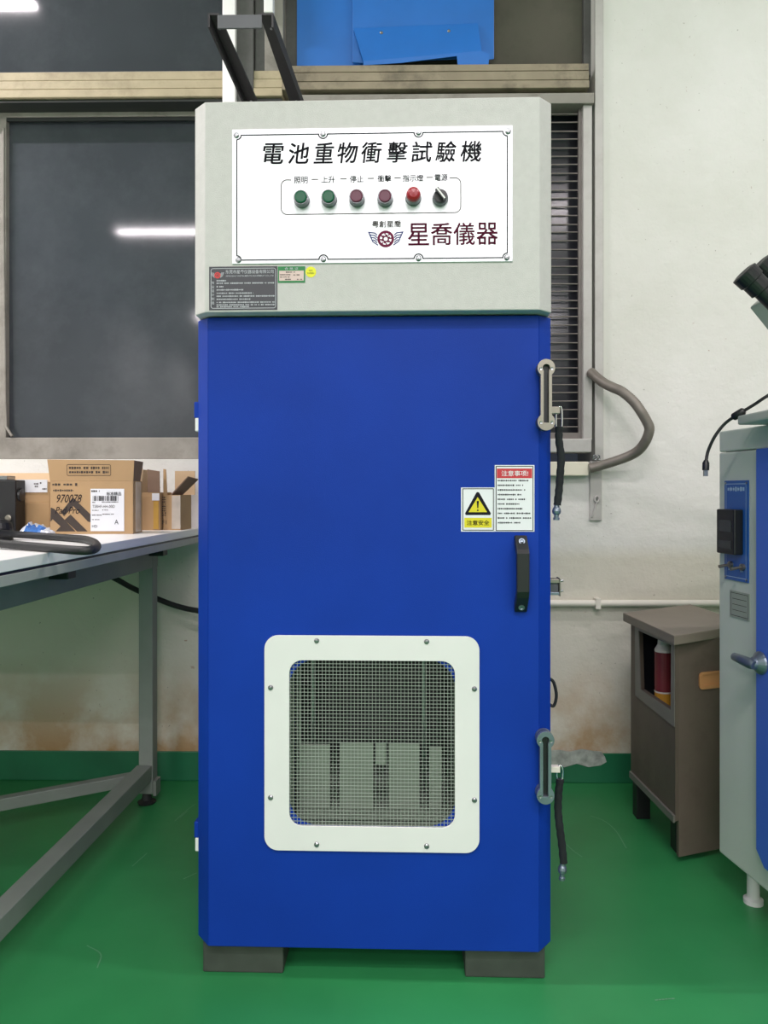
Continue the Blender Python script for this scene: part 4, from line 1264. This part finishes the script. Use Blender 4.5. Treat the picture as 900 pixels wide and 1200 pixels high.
MB().lathe((0, 0, bh-.004), [(0, .024), (.006, .024), (.02, .016), (.045, .014), (.05, .001)], (0, 0, 1), M['cream'], 20).build('cap', bt)

# ================================================================== GREY CHAMBER ON THE RIGHT
d0 = 1.85
cl = cw((842.5-CX)/F*d0, d0, 0)
CROT = YAW - math.radians(90 - 7.3)
FCb = Frame(cl, CROT)
ch = thing('test_chamber_cabinet', 'grey green test chamber with blue door and small blue control panel at right', 'machine', tuple(cl), CROT)
tz = FCb.p(842.5, 505.5).z; bz_ = FCb.p(842.5, 998).z
CW_, CD_ = .62, .55
zsm = FCb.p(842.5, 530).z
MB().box((0, 0, bz_), (CW_, CD_, zsm-.0015), M['chamb_grey']).build('body', ch, .004)
MB().box((0, 0, zsm), (CW_, CD_, tz), M['chamb_grey']).build('top_cover', ch, .004)
for fx, fy in ((.06, .05), (CW_-.06, .05), (.06, CD_-.05), (CW_-.06, CD_-.05)):
    MB().lathe((fx, fy, 0), [(0, .022), (.01, .022), (.014, .014), (bz_-.02, .014), (bz_, .016)], (0, 0, 1), M['white'], 18).build('foot', ch)
dx0 = FCb.p(885.5, 577, -.022).x; dzt_ = FCb.p(885.5, 527).z; dzb_ = FCb.p(884, 1000).z
mb = MB(); mb.prism([(dx0, dzb_+.03), (dx0+.03, dzb_), (CW_-.03, dzb_), (CW_-.03, dzt_), (dx0, dzt_)], -.022, -.0005, M['chamb_blue']); mb.build('door', ch, .003)
# blue panel
pa, pb = FCb.p(850.3, 563.4), FCb.p(878.3, 683)
zpb = FCb.p(850.3, 678).z; zpt = FCb.p(850.3, 563.4).z
po = MB().box((pa.x, -.003, zpb), (pb.x, -.0003, zpt), M['panel_blue']).build('control_panel', ch, .0006)
mb = MB(); Kc = 1.8/900
def fr_p(u_, v_): return (u_, -.0034, v_)
strip(mb, [(pa.x+.008, zpb+.008), (pb.x-.008, zpb+.008), (pb.x-.008, zpt-.008), (pa.x+.008, zpt-.008)], .0015, fr_p, M['silver_print'], True)
scribble(mb, pa.x+.014, pb.x-.012, zpt-.02, .011, fr_p, M['silver_print'], 200)
for xx in (pa.x+.025, pb.x-.022): scribble(mb, xx-.008, xx+.008, zpb+.025, .007, fr_p, M['silver_print'], 210)
mb.build('panel_print', po)
for xx in (pa.x+.006, pb.x-.006):
    for zz in (zpb+.006, zpt-.006):
        MB().lathe((xx, -.003, zz), [(0, .003), (.0015, .0025), (.002, .0005)], (0, -1, 0), M['steel'], 10).build('screw', po)
za, zb_ = FCb.p(855, 596.5).z, FCb.p(855, 648).z
ct = MB().box((pa.x+.004, -.026, zb_), (pb.x-.018, -.003, za), M['black']).build('controller', po, .003)
xa, xb = pa.x+.004, pb.x-.018; hh = za-zb_
MB().box((xa+.012, -.0275, zb_+hh*.50), (xb-.012, -.026, za-hh*.24), M['screen']).build('display', po)
MB().box((xa+.012, -.0275, zb_+hh*.12), (xb-.012, -.026, zb_+hh*.30), M['screen']).build('key_strip', po)
for px, py in ((856, 661.5), (870, 664.5)):
    a = FCb.p(px, py, -.003)
    mb = MB(); mb.lathe((a.x+.004, -.003, a.z), [(0, .008), (.006, .008), (.007, .005)], (0, -1, 0), M['nickel'], 14)
    mb.tube([(a.x+.004, -.008, a.z), (a.x+.004, -.034, a.z-.004)], [.0028, .004], M['nickel'], 10)
    mb.build('toggle_switch', po)
a, b = FCb.p(856, 691), FCb.p(879, 728)
po2 = MB().box((a.x, -.002, FCb.p(856, 722).z), (b.x, -.0003, a.z), M['silver_plate']).build('rating_plate', ch, .0006)
mb = MB()
def fr_q(u_, v_): return (u_, -.0024, v_)
zA, zB = FCb.p(856, 722).z, a.z
strip(mb, [(a.x+.005, zA+.005), (b.x-.005, zA+.005), (b.x-.005, zB-.005), (a.x+.005, zB-.005)], .001, fr_q, M['ink_soft'], True)
for k in range(4): strip(mb, [(a.x+.012, zB-.018-k*.013), (b.x-.01, zB-.018-k*.013)], .001, fr_q, M['ink_soft'])
mb.build('plate_print', po2)
# chrome lever handle
a = FCb.p(888, 777, -.03)
mb = MB()
mb.lathe((a.x, -.022, a.z), [(0, .026), (.006, .024), (.016, .014), (.024, .012)], (0, -1, 0), M['dsteel'], 20)
hb = FCb.p(863, 769, -.05)
mb.tube([Vector((a.x+.012, -.046, a.z-.002)), Vector((a.x+.004, -.048, a.z)), Vector((a.x, -.048, a.z)).lerp(Vector((hb.x, -.056, hb.z)), .5), Vector((hb.x, -.056, hb.z)), Vector((hb.x-.004, -.056, hb.z+.001))], [.009, .012, .0105, .0085, .005], M['dsteel'], 12)
mb.build('door_lever', ch, .003)

# microscope standing on the chamber
mo = cl + Matrix.Rotation(CROT, 3, 'Z') @ Vector((.30, .17, tz))
ms = thing('microscope', 'pale grey microscope with black eyepieces standing on the grey green chamber', 'microscope', tuple(mo), 0)
def mq(px, py, d): return dp(px, py, d) - Vector(mo)
bq = mq(878, 492, 1.62)
bx0_ = bq.x
mb = MB().box((bx0_, -.10, 0), (bx0_+.22, .10, .020), M['scope_grey']); mb.build('base', ms, .004)
MB().box((bx0_+.006, -.1008, .008), (bx0_+.06, -.099, .015), M['dsteel']).build('base_slot', ms)
dS = 1.60
hc = mq(935, 395, dS)
MB().box((hc.x+.03, hc.y-.02, .02), (hc.x+.065, hc.y+.03, hc.z+.02), M['scope_grey']).build('column', ms, .004)
axis_a, axis_b = mq(925, 345, dS), mq(867, 318, dS-.02)
ax_ = (axis_b - axis_a).normalized()
mb = MB(); g0, g1 = mq(887, 356, dS), mq(960, 420, dS)
poly = [(887, 356), (905, 340), (960, 352), (975, 400), (930, 410)]
pp = [mq(a_, b_, dS) for a_, b_ in poly]
mb.prism([(p.x, p.z) for p in pp], pp[0].y-.035, pp[0].y+.035, M['scope_grey']); mb.build('head', ms, .004)
for (pa_, pb_, dd_) in (((915, 362), (871, 319), dS-.028), ((925, 342), (889, 309), dS+.028)):
    s0, s1 = mq(pa_[0], pa_[1], dd_), mq(pb_[0], pb_[1], dd_)
    dr = (s1-s0); Ln = dr.length
    MB().lathe(s0, [(0, .018), (Ln*.5, .018), (Ln*.52, .023), (Ln*.75, .023), (Ln*.77, .026), (Ln*.98, .027), (Ln, .020), (Ln-.002, .002)], dr, M['black'], 24).build('eyepiece', ms)
MB().tube([mq(955, 405, dS), mq(955, 450, dS)], .022, M['black'], 18).build('objective', ms)
# usb cable
path = catmull([dp(940, 440, 1.62), dp(900, 463.5, 1.64), dp(884, 474, 1.66), dp(866, 485, 1.68), dp(850, 496, 1.70), dp(838, 511, 1.71), dp(830, 528, 1.72), dp(827.3, 541, 1.72)], 7)
o = path[-1].copy()
t = thing('usb_cable', 'thin black cable with plug and ferrite hanging past the chamber edge', 'cable', tuple(o))
MB().tube([p-o for p in path], .0036, M['black'], 10).build('cord', t)
a, b = dp(858.5, 489.5, 1.69), dp(872.5, 481, 1.672)
MB().tube([a-o, (a*.9+b*.1)-o, (a*.1+b*.9)-o, b-o], [.006, .0085, .0085, .006], M['black'], 14).build('ferrite', t)
a, b, c = dp(827.3, 539, 1.72), dp(827, 551, 1.72), dp(826.8, 558, 1.72)
pl_ = MB().tube([a-o, (a*.7+b*.3)-o, b-o], [.0042, .0075, .0075], M['black'], 12).build('plug', t)
MB().bar(b-o, c-o, .009, .005, M['steel'], (0, 1, 0)).build('plug_tip', pl_)
